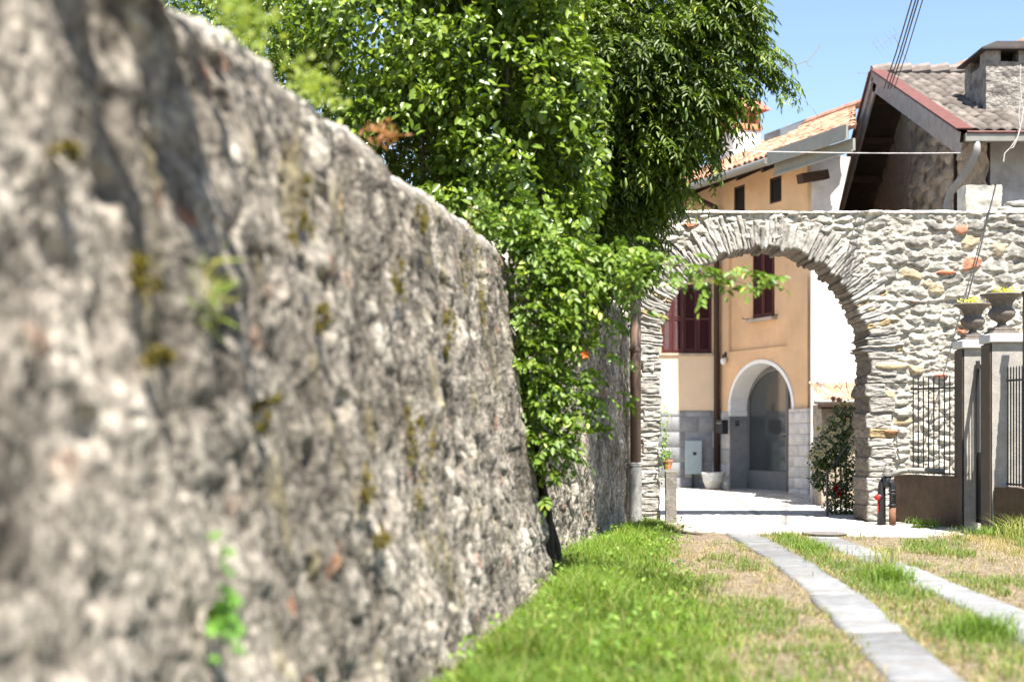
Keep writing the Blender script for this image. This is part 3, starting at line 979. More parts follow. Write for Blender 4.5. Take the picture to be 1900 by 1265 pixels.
rb.build('soffit_boards', M_darkwood, oh)
for i in range(9):
    MB().beam((-8 + i * .93, -.62, 6.03), (-8 + i * .93, .6, 6.03 + 1.22 * .45), .09, .10).build('rafter', M_darkwood, oh)
# gutter, long half-round below the tile ends
MB().tube([(-8.5, -.77, 6.10), (-.1, -.77, 6.10)], .075, 10).build('gutter', M_greymetal, oh)
gb_ = MB()
gb_.beam((-.12, -.76, 6.15), (2.38, -.76, 6.15), .05, .24)
gb_.beam((-.12, -.60, 5.96), (2.34, -.60, 5.96), .05, .20)
gb_.beam((-.12, -.79, 6.03), (2.38, -.79, 6.03), .03, .03)
gb_.beam((-.12, -.64, 5.85), (2.34, -.64, 5.85), .03, .03)
gb_.build('fascia', mat('fascia', (.27, .265, .23), .6, var=.1, bump=.1), oh)
MB().beam((.30, -.35, 5.74), (.30, .2, 5.85), .20, .17).build('beam_end', M_brown, oh)
# chimney on the roof
cw = MW.inverted() @ Vector((5.35, 33.5, 0))
ch = MB().box(cw.x - .36, cw.x + .36, cw.y - .36, cw.y + .36, 7.0, 8.22, .0).build('chimney', M_white, oh)
c2 = MB()
for (ax, ay) in ((-.36, -.36), (.24, -.36), (-.36, .24), (.24, .24), (-.06, -.36), (-.36, -.06), (.24, -.06), (-.06, .24)):
    c2.box(cw.x + ax, cw.x + ax + .12, cw.y + ay, cw.y + ay + .12, 8.36, 8.72)
c2.box(cw.x - .40, cw.x + .40, cw.y - .40, cw.y + .40, 8.223, 8.36, .02)
c2.build('brick_top', mat('brick', (.50, .24, .13), .9, var=.2), ch)
c3 = MB()
c3.add([(cw.x - .52, cw.y - .55, 8.70), (cw.x + .52, cw.y - .55, 8.70), (cw.x + .52, cw.y + .55, 8.70), (cw.x - .52, cw.y + .55, 8.70),
        (cw.x, cw.y - .55, 9.05), (cw.x, cw.y + .55, 9.05)], [(0, 1, 4), (2, 3, 5), (1, 2, 5, 4), (3, 0, 4, 5), (0, 3, 2, 1)])
c3.build('chimney_roof', mat('chimney_tiles', (.36, .14, .10), .85, var=.2), ch)
# dormer light
dwc = MW.inverted() @ Vector((6.25, 33.0, 0))
zb = 6.2 + (dwc.y + .72) * .45
dm = MB()
dm.add([(dwc.x - .35, dwc.y - .25, zb - .3), (dwc.x + .35, dwc.y - .25, zb - .3), (dwc.x + .35, dwc.y + .45, zb + .4), (dwc.x - .35, dwc.y + .45, zb + .4),
        (dwc.x - .35, dwc.y - .25, zb + .12), (dwc.x + .35, dwc.y - .25, zb + .12), (dwc.x + .35, dwc.y + .45, zb + .36), (dwc.x - .35, dwc.y + .45, zb + .36)],
       [(0, 1, 5, 4), (1, 2, 6, 5), (2, 3, 7, 6), (3, 0, 4, 7), (4, 5, 6, 7), (3, 2, 1, 0)])
dm.build('roof_light', mat('zinc', (.16, .19, .21), .5, metal=.3, var=.1), oh)
# drainpipe in the inner corner
px_ = T2x(2.98)
MB().tube([(px_, -.66, 6.05), (px_, -.55, 5.9), (px_, -.12, 5.75), (px_, -.10, 5.6), (px_, -.10, .05)], .055, 10).build('drainpipe', M_dpipe, oh, smooth=True)

# white wing right of the corner (faces the lane)
wh = thing('white_house', 'white rendered house wall adjoining the orange house, sunlit behind the roses', 'house', (OX, OY, 0))
MB().slab([(.03, -.05), (.50, -.05), (.50, 4.9), (.80, 6.22), (.03, 6.27)], [], .03, .4).build('wall', M_whiteold, wh)
fp = [(-.50, -2.7), (1.2, -2.7), (1.2, -.05), (.04, -.05)]
MB().add([(x, y, -.05) for x, y in fp] + [(x, y, 3.95) for x, y in fp], [(3, 2, 1, 0), (4, 5, 6, 7), (0, 1, 5, 4), (1, 2, 6, 5), (2, 3, 7, 6), (3, 0, 4, 7)]).build('lower_wing', M_white, wh)
MB().add([(x, y, 3.953) for x, y in fp] + [(x, y, 4.01) for x, y in fp], [(3, 2, 1, 0), (4, 5, 6, 7), (0, 1, 5, 4), (1, 2, 6, 5), (2, 3, 7, 6), (3, 0, 4, 7)]).build('coping', M_cap, wh)

# ------------------------------------------------------------------ shuttered wing left of the drainpipe
sw = thing('shuttered_wing', 'low orange wing with dark red louvred shutters left of the brown drainpipe', 'house', (4.2, 29.04, 0))
a0, a1 = -1.13, -.12
MB().slab([(-7, -.1), (.0, -.1), (.0, 4.95), (-7, 4.95)], [[(a0 + .42, 2.78), (a1, 2.78), (a1, 4.2), (a0 + .42, 4.2)]], 0, .4).build('wall', M_orange, sw)
MB().box(-7, .0, -.035, -.003, 1.62, 2.74).build('lower_render', mat('sun_paled_render', (.80, .60, .40), .9, var=.06, vscale=2, bump=.2), sw)  # orange render coloured paler to look washed out by direct sun
MB().box(-7, .0, -.07, .0, 2.743, 2.79, .008).build('string_course', mat('string', (.50, .40, .28), .8), sw)
dado('dado', -7, -.0, -.05, 1.615, -.06, -.003, .55, .31, g0, g1c, sw, 8)
MB().box(-7, -.001, -.05, .0, -.05, 1.61).build('dado_backing', M_conc, sw)
MB().box(-7.1, .05, -.12, 5, 4.953, 5.05).build('roof', M_greymetal, sw)
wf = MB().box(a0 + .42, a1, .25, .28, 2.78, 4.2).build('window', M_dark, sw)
mid = (a0 + .42 + a1) / 2
shutter(wf, a0 + .43, mid - .004, 2.80, 4.19, .02, M_shut); shutter(wf, mid + .004, a1 - .01, 2.80, 4.19, .02, M_shut)
shutter(wf, a0 - .01, a0 + .19, 2.80, 4.19, -.05, M_shut); shutter(wf, a0 + .20, a0 + .41, 2.80, 4.19, -.05, M_shut)


# ------------------------------------------------------------------ gable house at right
gh = thing('gable_house', 'stone gable house with grey tiled roof and weathered verge boards above the arch wall', 'house', (6.9, 22.0, 0))
RUN = 5.2; EZ = 5.78; AZ = 8.0; gs = (AZ - EZ) / RUN; ga = math.atan(gs)
OV = .75
RUN2 = 4.7; gs2 = .70; ga2 = math.atan(gs2); EZ2 = AZ - gs2 * RUN2; YF = RUN + RUN2


def gz(y): return EZ + gs * y if y <= RUN else EZ2 + gs2 * (YF - y)


# gable wall (X = OV local), heightfield stone
ysg = np.arange(.8, 9.6, .022); zsg = np.arange(0, 8.0, .022)
U, V = np.meshgrid(ysg, zsg, indexing='ij')
wu = U + .1 * (fbm(U * 4, V * 4, seed=401) - .5)
f1, f2, hid, bx, by = vor(wu, V + .1 * (fbm(U * 4, V * 4, seed=402) - .5), .34, .20, seed=403)
dome = np.sqrt(np.clip((f2 - f1) / .5, 0, 1))
pl = sstep(.42, .56, fbm(U * .8, V * .6, seed=405) + .12 * (U > 4.6) - .05)
h = dome * .06 * (hid > .25) * (1 - pl) + .03 * pl + (fbm(U * 8, V * 8, seed=407) - .5) * .05
mort = lerp3((.26, .205, .15), (.44, .37, .29), fbm(U * 5, V * 5, seed=408))
tone = lerp3((.13, .105, .085), (.50, .43, .35), hid)
w = dome * (1 - pl)
c = mort * (1 - w[..., None]) + tone * w[..., None]
c = c * (1 - pl[..., None] * .8) + np.array((.30, .245, .19)) * pl[..., None] * .8
roofz = np.where(U <= RUN, EZ + gs * U, EZ2 + gs2 * (YF - U)) - .12
Vc = np.minimum(V, roofz)
keep = (V < roofz + .03)[:-1, :-1]
mesh_np('wall', np.stack([OV - h, U, Vc], -1).reshape(-1, 3), grid_faces(*U.shape, mask=keep), M_stone, gh, col=c.reshape(-1, 3), smooth=True)
# eave-side wall
MB().box(OV + .02, 9, .8, 1.1, -.05, 6.0).build('wall', mat('old_plaster', (.42, .41, .42), .9, var=.2, vscale=3, bump=.4, dirt=(.26, .24, .23)), gh)
MB().tube([(OV - .06, 2.35, 4), (OV - .06, 2.35, 6.65)], .03, 6).build('wall_cable_pipe', M_darkwood, gh)


def conc_cols(cid, rid, h, U, V):
    c = lerp3((.085, .072, .060), (.19, .162, .14), h)
    return c * (.85 + .3 * h3(cid, rid, cid * 0, 23)[..., None])


tile_sheet('roof', (.16, -.02, EZ + .05), (1, 0, 0), (0, math.cos(ga), math.sin(ga)), 9, RUN / math.cos(ga), .20, .36, .036, conc_cols, M_ctile, gh, step=.035)
tile_sheet('roof', (.16, YF + .02, EZ2 + .05), (1, 0, 0), (0, -math.cos(ga2), math.sin(ga2)), 9, RUN2 / math.cos(ga2), .20, .36, .036, conc_cols, M_ctile, gh, step=.035)
rt = MB()
for i in range(26):
    rt.tube([(-.02 + i * .36, RUN, AZ + .06), (.35 + i * .36, RUN, AZ + .10)], [.13, .15], 10)
rt.build('ridge_tiles', mat('ridge_grey', (.20, .165, .145), .9, var=.3), gh)
# roof deck / soffit
db = MB()
for s in (0, 1):
    ya, yb = (0.02, RUN) if s == 0 else (YF - .02, RUN)
    ez_ = EZ if s == 0 else EZ2
    db.add([(.03, ya, ez_ + .0), (9, ya, ez_ + .0), (9, yb, AZ + .0), (.03, yb, AZ + .0),
            (.03, ya, ez_ - .05), (9, ya, ez_ - .05), (9, yb, AZ - .05), (.03, yb, AZ - .05)],
           [(0, 1, 2, 3), (7, 6, 5, 4), (0, 4, 5, 1), (1, 5, 6, 2), (2, 6, 7, 3), (3, 7, 4, 0)])
db.build('soffit_boards', M_darkwood, gh)
for i in range(11):
    y = .35 + i * .87
    MB().beam((.04, y, gz(y) - .13), (OV + .3, y, gz(y) - .13), .10, .12).build('purlin', M_brown, gh)
for s in (0, 1):
    y0 = -.06 if s == 0 else YF + .06; gk = ga if s == 0 else ga2
    e0 = Vector((0, y0, (EZ if s == 0 else EZ2) - .03)); e1 = Vector((0, RUN, AZ - .0))
    o1 = Vector((0, 0, .0))
    up = Vector((0, -math.sin(gk) * (1 if s == 0 else -1), math.cos(gk)))
    b1 = MB(); b1.beam(e0 - up * .02, e1 - up * .02, .035, .17, up=up); b1.build('verge_board', M_grayboard, gh)
    b2 = MB(); b2.beam(e0 - up * .20 + Vector((.04, 0, 0)), e1 - up * .20 + Vector((.04, 0, 0)), .035, .19, up=up); b2.build('verge_board', M_grayboard, gh)
    b3 = MB(); b3.beam(e0 + up * .115 + Vector((.07, 0, 0)), e1 + up * .115 + Vector((.07, 0, 0)), .26, .022, up=up)
    b3.build('verge_flashing', M_redmetal, gh)
MB().beam((.08, -.06, EZ - .055), (9, -.06, EZ - .055), .12, .12).build('gutter', M_greymetal, gh)
MB().tube([(.10, -.125, EZ + .02), (9, -.125, EZ + .02)], .022, 8).build('gutter_bead', M_redmetal, gh)
MB().tube([(.27, -.06, EZ - .12), (.27, -.06, EZ - .26), (.22, .1, EZ - .48), (.05, .55, EZ - .80), (.02, .62, EZ - .98), (.02, .62, 2.0)], .06, 12).build(
    'downpipe', mat('grey_downpipe', (.26, .25, .23), .5, var=.15, bump=.1), gh, smooth=True)
for (x) in (.55, .72):
    MB().lathe([(.02, 0), (.035, .02), (.035, .07), (.02, .09)], (x, .74, 5.02), 10).build('insulator', M_cap, gh)
# chimney
xs = 0.9
V, q = [], []
chn = thing('x', None, None)
bpy.data.objects.remove(chn)
M_chim = mat('chimney_render', (.27, .245, .215), .95, var=.4, vscale=7, bump=1, bscale=14, dist=.06, dirt=(.08, .07, .065), dscale=3.2)


CX0, CX1, CY0, CY1 = .90, 1.68, 1.4, 2.5
V, q = rough_box(CX0, CX1, CY0, CY1, 6.1, 7.27, .035, 501)
chm = mesh_np('chimney', V, q, M_chim, gh, smooth=True)
for (a, b, c_, d_) in ((CX0, CX0 + .24, CY0, CY0 + .3), (CX1 - .24, CX1, CY0, CY0 + .3), (CX0, CX0 + .24, CY1 - .3, CY1), (CX1 - .24, CX1, CY1 - .3, CY1)):
    V, q = rough_box(a, b, c_, d_, 7.25, 7.49, .015, 511)
    mesh_np('chimney_pier', V, q, M_chim, chm, smooth=True)
MB().box(CX0 + .15, CX1 - .15, CY0 + .35, CY1 - .3, 7.2, 7.48).build('flue', M_dark, chm)
cp = MB(); cp.add([(CX0 - .10, CY0 - .12, 7.46), (CX1 + .1, CY0 - .12, 7.46), (CX1 + .1, CY1 + .12, 7.46), (CX0 - .10, CY1 + .12, 7.46),
                   (CX0 - .10, CY0 - .12, 7.49), (CX1 + .1, CY0 - .12, 7.49), (CX1 + .1, CY1 + .12, 7.49), (CX0 - .10, CY1 + .12, 7.49),
                   (CX0 + .14, CY0 - .10, 7.59), (CX1 - .05, CY0 - .10, 7.59), (CX1 - .05, CY1 + .1, 7.59), (CX0 + .14, CY1 + .1, 7.59)],
                  [(0, 1, 2, 3), (0, 4, 5, 1), (1, 5, 6, 2), (2, 6, 7, 3), (3, 7, 4, 0), (4, 8, 9, 5), (5, 9, 10, 6), (6, 10, 11, 7), (7, 11, 8, 4), (8, 11, 10, 9)])
cp.build('chimney_cap', mat('slate_cap', (.05, .042, .04), .7, var=.3), chm)
MB().beam((CX0 - .03, CY0 - .05, 6.36), (CX1 + .1, CY0 - .05, 6.36), .05, .035).build('chimney_flashing', M_cap, chm)


# ------------------------------------------------------------------ lean-to behind the roses
lt = thing('garden_shed', 'small stone lean-to with terracotta tiles and gutter behind the rose bush', 'shed', (4.86, 22.0, 0))
V, q = rough_box(-.02, .9, .25, .9, -.05, 1.62, .03, 601)
mesh_np('wall', V, q, M_brownconc if False else mat('shed_stone', (.33, .27, .21), .95, var=.4, vscale=9, bump=.9, bscale=14, dist=.03), lt, smooth=True)
tile_sheet('roof', (-.10, -.02, 1.70), (1, 0, 0), (0, .95, .31), 1.2, .95, .12, .3, .016, terra_cols, M_tile, lt)
MB().tube([(-.20, -.07, 1.655), (1.1, -.07, 1.655)], .035, 8).build('gutter', M_greymetal, lt)
MB().box(-.08, 1.0, 0, .24, 1.55, 1.66).build('wall_plate', M_brown, lt)

# ------------------------------------------------------------------ downpipe by the left jamb
dp = thing('downpipe', 'tall brown round downpipe in front of the left arch pier', 'pipe', (1.555, 17.9, 0))
MB().tube([(0, 0, .75), (0, 0, 3.5)], .068, 20).build('pipe', M_pipe, dp, smooth=True)
MB().lathe([(.080, 0), (.080, .76), (.086, .765), (.086, .80), (.072, .81)], (0, 0, 0), 20).build('sleeve', M_sleeve, dp, smooth=False)
MB().lathe([(.075, 0), (.078, .01), (.078, .04), (.075, .05)], (0, 0, 2.2), 20).build('bracket', M_pipe, dp)

# stone post / stump by left jamb
V, q = rough_box(-.07, .07, -.07, .07, 0, .68, .02, 621, .02)
o = mesh_np('stone_post', V, q, M_stump, smooth=True); o.location = (2.05, 18.35, 0)
tag(o, 'short weathered grey post at the foot of the left arch pier', 'post')

# ------------------------------------------------------------------ small things in the courtyard
pl_ = thing('planter', 'white ribbed bowl planter on a terracotta saucer below the drainpipe', 'planter', (3.99, 28.2, .03))
MB().lathe([(.13, .03), (.15, .05), (.19, .16), (.20, .17), (.21, .22), (.205, .23), (.225, .30), (.235, .33), (.235, .36), (.215, .36), (.20, .30), (.05, .29)], n=24).build('bowl', M_pot, pl_, smooth=True)
MB().lathe([(.17, 0), (.20, .025), (.19, .03), (.1, .012)], n=24).build('saucer', M_terra, pl_)
uc = thing('utility_cabinet', 'pale grey meter cabinet on a dark leg against the orange wing', 'cabinet', (3.69, 28.85, 0))
MB().box(-.17, .17, 0, .14, .33, 1.02, .008).build('cabinet_box', M_cabinet, uc)
MB().box(-.155, .155, -.012, -.001, .35, 1.0, .004).build('cabinet_door', M_cabinet, uc)
MB().box(-.02, .05, -.02, -.013, .72, .78).build('cabinet_lock', M_iron, uc)
MB().box(-.03, .01, .04, .10, 0, .33).build('cabinet_leg', M_iron, uc)
lp = thing('wall_lamp', 'small white globe lamp on a black bracket beside the drainpipe', 'lamp', (4.27, 28.72, 2.62))
MB().lathe([(.02, -.08), (.05, -.06), (.065, 0), (.05, .05), (.02, .06)], (0, 0, 0), 12).build('globe', M_lamp, lp, smooth=True)
MB().tube([(0, 0, .05), (0, 0, .12), (.04, .06, .14), (.1, .08, .12)], .02, 8).build('bracket', M_iron, lp)
MB().box(.04, .12, .04, .12, .08, .18).build('backplate', M_iron, lp)
mbx = thing('letterbox', 'dark metal letterbox fixed beside the arched door', 'letterbox', (4.27, 28.5, 1.15), RZ)
MB().box(-.13, .13, -.14, .0, 0, .28, .01).build('box', M_iron, mbx)
MB().box(-.09, .09, -.146, -.141, .20, .23).build('slot', M_greymetal, mbx)
# black street number plaque / lantern symbol in the reveal
ub = thing('buzzer_panel', 'small dark buzzer plate in the grey door reveal', 'buzzer', (4.52, 28.55, 1.30), 0)
MB().box(-.04, .04, -.03, 0, 0, .12, .004).build('plate', M_iron, ub)
MB().lathe([(.012, 0), (.012, .01), (.004, .014)], (0, -.035, .07), 8).build('button', M_greymetal, ub)
nb_ = MB().box(-.05, .05, -.012, 0, 0, .14, .004).build('number_plate', M_cap)
nb_.location = (4.36, 28.42, 1.62); nb_.rotation_euler = (0, 0, RZ); tag(nb_, 'small white plate on the wall above the letterbox', 'plate')
tin = MB().lathe([(.06, 0), (.07, .16), (.075, .165), (.065, .17), (.05, .15)], (0, 0, 0), 14).build('small_pot', M_pot, None, True)
tin.location = (4.24, 28.05, .03); tag(tin, 'little white pot standing right of the bowl planter', 'pot')

# ------------------------------------------------------------------ gate, pillars, fences at right
P1 = (5.47, 17.2)     # back pillar left-front edge
P2 = (5.435, 16.1)    # front pillar left-front edge


def pillar(x, y, w, d, label):
    t = thing('gate_pillar', label, 'pillar', (x + w / 2, y + d / 2, 0), 0, 'pillars of the garden gate')
    V, q = rough_box(-w / 2, w / 2, -d / 2, d / 2, -.05, 2.2, .004, int(y * 10), .04)
    mesh_np('shaft', V, q, M_conc, t)
    MB().box(-w / 2 - .04, w / 2 + .04, -d / 2 - .05, d / 2 + .05, 2.203, 2.305, .012).build('cap', M_cap, t)
    MB().box(-w / 2 - .028, -w / 2 - .008, -d / 2 + .004, d / 2, .0, 2.19, .003).build('side_shade', M_side_shade, t)  # dark plate added to paint the shade on the pillar's left side
    return t


M_side_shade = mat('side_shade_brown', (.055, .040, .032), .6, var=.25, vscale=8, bump=.2)
pillar(P1[0], P1[1], .30, .30, 'rear concrete gate pillar, the farther one carrying the lower-looking urn')
pillar(P2[0], P2[1], .385, .30, 'front concrete gate pillar at the right edge, the nearer and broader one')


def urn(x, y, s, label):
    t = thing('stone_urn', label, 'urn', (x, y, 2.306), 0, 'urns on the gate pillars')
    t.scale = (s, s, s)
    MB().box(-.15, .15, -.15, .15, 0, .035, .006).box(-.12, .12, -.12, .12, .036, .07, .006).build('plinth', M_urn, t)
    prof = [(.09, .07), (.095, .085), (.055, .105), (.045, .13), (.06, .145), (.11, .17), (.145, .215), (.15, .255), (.125, .29), (.11, .30), (.112, .32), (.125, .36),
            (.16, .405), (.21, .435), (.235, .442), (.24, .455), (.225, .462), (.19, .45), (.10, .44), (.02, .44)]
    MB().lathe(prof, n=48, wob=lambda a, j: .035 * abs(math.cos(8 * a)) - .02 if 4 <= j <= 8 else 0).build('bowl', M_urn, t, smooth=True)
    # small yellow succulent
    return t


urn(P2[0] + .16, P2[1] + .15, 1.0, 'ribbed stone urn on the front gate pillar, the higher one')
urn(P1[0] + .15, P1[1] + .15, .96, 'ribbed stone urn on the rear gate pillar, the left one')


def low_wall(a, b, h, th, label, seed):
    a = Vector((*a, 0)); b = Vector((*b, 0)); d = b - a; L = d.length
    V, q = rough_box(0, L, 0, th, -.05, h, .012, seed, .03)
    o = mesh_np('low_wall', V, q, M_brownconc, smooth=False)
    o.location = a; o.rotation_euler = (0, 0, math.atan2(d.y, d.x))
    tag(o, label, 'wall')
    return o


low_wall((4.98, 18.55), (5.49, 17.25), .64, .22, 'low brown rendered wall between the arch pier and the rear gate pillar', 701)
low_wall((5.45, 16.08), (5.60, 15.45), .575, .24, 'low brown rendered wall below the front gate pillar at the right edge', 702)


def fence(a, b, z0, z1, nb, label, ratio=.9):
    a = Vector(a); b = Vector(b)
    t = thing('iron_railing', label, 'railing', (a.x, a.y, 0))
    d = b - a
    for i in range(nb):
        p = d * (i + .5) / nb
        MB().tube([(p.x, p.y, z0), (p.x, p.y, z1 - .02), (p.x, p.y, z1)], [.0085, .0085, .002], 6).build('bar', M_iron, t)
    zr = z1 - .16
    MB().beam((0, 0, zr), (d.x, d.y, zr), .012, .022).build('rail', M_iron, t)
    MB().beam((0, 0, z0 + .02), (d.x, d.y, z0 + .02), .012, .022).build('rail', M_iron, t)
    return t


fence((5.13, 18.30), (5.56, 17.30), .655, 1.90, 11, 'black iron railing on the low wall left of the rear gate pillar')
fence((5.57, 16.02), (5.66, 15.55), .59, 1.93, 8, 'black iron railing at the right edge in front of the front gate pillar')
# gate leaf between pillars
gt = thing('iron_gate', 'narrow dark iron gate between the two gate pillars', 'gate', (5.62, 16.42, 0))
MB().box(-.02, .02, 0, .04, .1, 2.05).build('gate_frame', M_iron, gt)
MB().box(-.02, .02, .72, .76, .1, 2.05).build('gate_frame', M_iron, gt)
MB().box(-.02, .02, .041, .719, 1.95, 2.0).build('rail', M_iron, gt)
MB().box(-.008, .008, .041, .719, .1, .95).build('lower_panel', M_iron, gt)
for i in range(6):
    y = .12 + i * .1
    MB().tube([(0, y, .95), (0, y, 1.95)], .009, 6).build('bar', M_iron, gt)
MB().tube([(-.02, .08, 1.1), (-.07, .08, 1.1), (-.07, .17, 1.1)], .008, 6).build('handle', M_greymetal, gt)
gp = thing('gate_post', 'dark square metal post at the right edge of the picture', 'post', (5.585, 15.62, 0))
gp.location = (5.70, 15.75, 0)
MB().box(-.035, .035, -.035, .035, 0, 2.72, .004).build('shaft', M_iron, gp)
MB().box(-.045, .045, -.045, .045, 2.722, 2.75, .006).build('cap', M_iron, gp)

# ------------------------------------------------------------------ standpipes
sp = thing('gas_standpipe', 'black iron standpipe with U bend and rusty foot beside the arch pier', 'pipe', (0, 0, 0))
bx0 = at(1656, 975, 17.9)
x0, y0 = bx0[0], 17.9
sp.location = (x0, y0, 0)
xl = -.115
MB().tube([(0, 0, 0), (0, 0, .24)], .042, 14).build('rusty_foot', M_rust, sp, smooth=True)
arc = [(0, 0, .24), (0, 0, .47)] + [(-.045 + .045 * math.cos(a), 0, .50 + .06 * math.sin(a)) for a in np.linspace(0, math.pi / 2, 6)] + [(-.07, .0, .56)]
MB().tube(arc, .040, 14).build('riser', M_iron, sp, smooth=True)
for z in (.26, .40, .44):
    MB().lathe([(.046, 0), (.052, .006), (.052, .022), (.046, .028)], (0, 0, z), 16).build('collar', M_iron, sp)
MB().tube([(-.07, 0, .50), (-.07, 0, .66)], [.05, .048], 14).build('valve_body', M_iron, sp, smooth=True)
MB().lathe([(.06, 0), (.06, .03), (.046, .035), (.042, .10), (.028, .12), (.028, .15), (.01, .155)], (-.07, 0, .64), 14).build('valve_cap', M_greymetal, sp)
MB().tube([(-.03, .03, .64), (.12, .06, .70), (.24, .05, .71), (.62, -.1, .70)], .035, 12).build('branch_pipe', M_greymetal, sp, smooth=True)
MB().lathe([(.045, 0), (.05, .01), (.05, .03), (.045, .04)], (.24, .05, .69), 12).build('collar', M_greymetal, sp)
sp2 = thing('hydrant', 'black hydrant pipe with a round red outlet cap left of the standpipe', 'hydrant', (x0 - .125, 17.95, 0))
MB().tube([(0, 0, 0), (0, 0, .45), (.01, 0, .54), (.045, 0, .60)], [.055, .05, .05, .045], 14).build('body', M_iron, sp2, smooth=True)
MB().tube([(0, 0, .37), (-.06, -.05, .37)], .042, 12).build('outlet', M_iron, sp2, smooth=True)
MB().tube([(-.06, -.05, .37), (-.08, -.067, .37)], [.040, .034], 14).build('outlet_cap', M_red, sp2, smooth=True)
MB().beam((-.05, -.03, .34), (-.06, -.05, .18), .012, .012).build('red_chain', M_red, sp2)

# manhole
mh = MB().lathe([(.26, 0), (.26, .010), (.24, .012), (.23, .007), (.02, .007)], (0, 0, 0), 32).build('manhole_cover', mat('manhole', (.16, .14, .13), .7, var=.3, bump=.5))
mh.location = (3.62, 16.5, .014); tag(mh, 'round dark manhole cover in the paving before the arch', 'manhole cover'); mh['kind'] = 'structure'


# ------------------------------------------------------------------ foliage
def leaves(pos, dirv, nrm, L, W, fold=.25, curl=.0):
    """each leaf: 6 verts, 2 quads folded on the midrib"""
    d = dirv / np.linalg.norm(dirv, axis=1, keepdims=True)
    s = np.cross(d, nrm); s /= np.linalg.norm(s, axis=1, keepdims=True) + 1e-9
    n_ = np.cross(s, d)
    L = np.broadcast_to(L, len(pos))[:, None]; W = np.broadcast_to(W, len(pos))[:, None]
    b = pos; tip = pos + d * L - n_ * L * curl
    l1 = pos + d * L * .28 + s * W * .42 + n_ * W * fold; l2 = pos + d * L * .68 + s * W * .40 + n_ * W * fold - n_ * L * curl * .4
    r1 = pos + d * L * .28 - s * W * .42 + n_ * W * fold; r2 = pos + d * L * .68 - s * W * .40 + n_ * W * fold - n_ * L * curl * .4
    V = np.stack([b, l1, l2, tip, r2, r1], 1).reshape(-1, 3)
    k = np.arange(len(pos))[:, None] * 6
    Fq = np.concatenate([k + np.array([[0, 1, 2, 3]]), k + np.array([[0, 3, 4, 5]])])
    return V, Fq


def blob_points(blobs, n, rs, inner=.55, void=.0, seed=0, vs=1.6):
    w = np.array([b[3] ** 2 for b in blobs]); w = w / w.sum()
    idx = rs.choice(len(blobs), n, p=w)
    B = np.array([[*b[:3], b[3], b[3] * (b[4] if len(b) > 4 else 1)] for b in blobs])[idx]
    v = rs.normal(size=(n, 3)); v /= np.linalg.norm(v, axis=1, keepdims=True)
    r = inner + (1 - inner) * rs.rand(n) ** .45
    r = r * (1 + .35 * (fbm(v[:, 0] * 2.4 + B[:, 0], v[:, 1] * 2.4 + B[:, 1], v[:, 2] * 2.4 + B[:, 2], seed=seed) - .5) * 2 * .6)
    p = B[:, :3] + v * r[:, None] * np.stack([B[:, 3], B[:, 3], B[:, 4]], 1)
    if void:
        m = fbm(p[:, 0] * vs, p[:, 1] * vs, p[:, 2] * vs, seed=seed + 3, o=3) > void
        p = p[m]; v = v[m]
    return p, v


def leafcols(n, rs, dark, light, young, pos=None, py=.06):
    t = rs.rand(n)
    if pos is not None:
        t = np.clip(.7 * t + fbm(pos[:, 0] * 1.5, pos[:, 1] * 1.5, pos[:, 2] * 1.5, seed=44) * .9 - .3, 0, 1)
    c = lerp3(dark, light, t)
    y = rs.rand(n) < py
    c[y] = np.array(young) * (.8 + .4 * rs.rand(y.sum(), 1))
    return c


def simple_shrub(name, label, blobs, n, L, W, cols, m, seed, inner=.5, void=.42, clip=None, stems=None, group=None, py=.03, vs=1.6, cat='shrub'):
    rs = np.random.RandomState(seed)
    p, v = blob_points(blobs, n, rs, inner, void, seed, vs)
    if clip is not None:
        k = clip(p); p = p[k]; v = v[k]
    n_ = len(p)
    d = v * .55 + rs.normal(size=(n_, 3)) * .55 + np.array((0, 0, -.35))
    nr = v * .35 + rs.normal(size=(n_, 3)) * .45 + np.array((.15, -.25, .95))
    sz = L * (.6 + .7 * rs.rand(n_))
    V, Fq = leaves(p, d, nr, sz, sz * W / L, .16, .12)
    c = np.repeat(leafcols(n_, rs, *cols, pos=p, py=py), 6, 0)
    t = thing(name, label, cat, stems[0] if stems else (blobs[0][0], blobs[0][1], 0), 0, group)
    V = V - np.array(t.location)
    mesh_np('foliage', V, Fq, m, t, col=c)
    if stems:
        mb = MB(); rnd = random.Random(seed)
        b0 = Vector(stems[0])
        for b in blobs:
            e = Vector(b[:3]) - b0
            mid = e * .5 + Vector((rnd.uniform(-.2, .2), rnd.uniform(-.2, .2), .1))
            mb.tube([(0, 0, 0), mid * .4, mid, e * .85], [.07, .05, .035, .012], 7)
        mb.build('stems', M_bark, t, smooth=True)
    return t


lane = lambda p: p[:, 0] < 99
# behind the wall: keep leaves off the lane side below the wall top
def behind_wall(p):
    wx = np.where(p[:, 1] < 11.8, wall_x(p[:, 1]) - .45, .2 + .2125 * (p[:, 1] - 11.9) - .1)
    return (p[:, 0] < wx) | (p[:, 2] > 2.80)


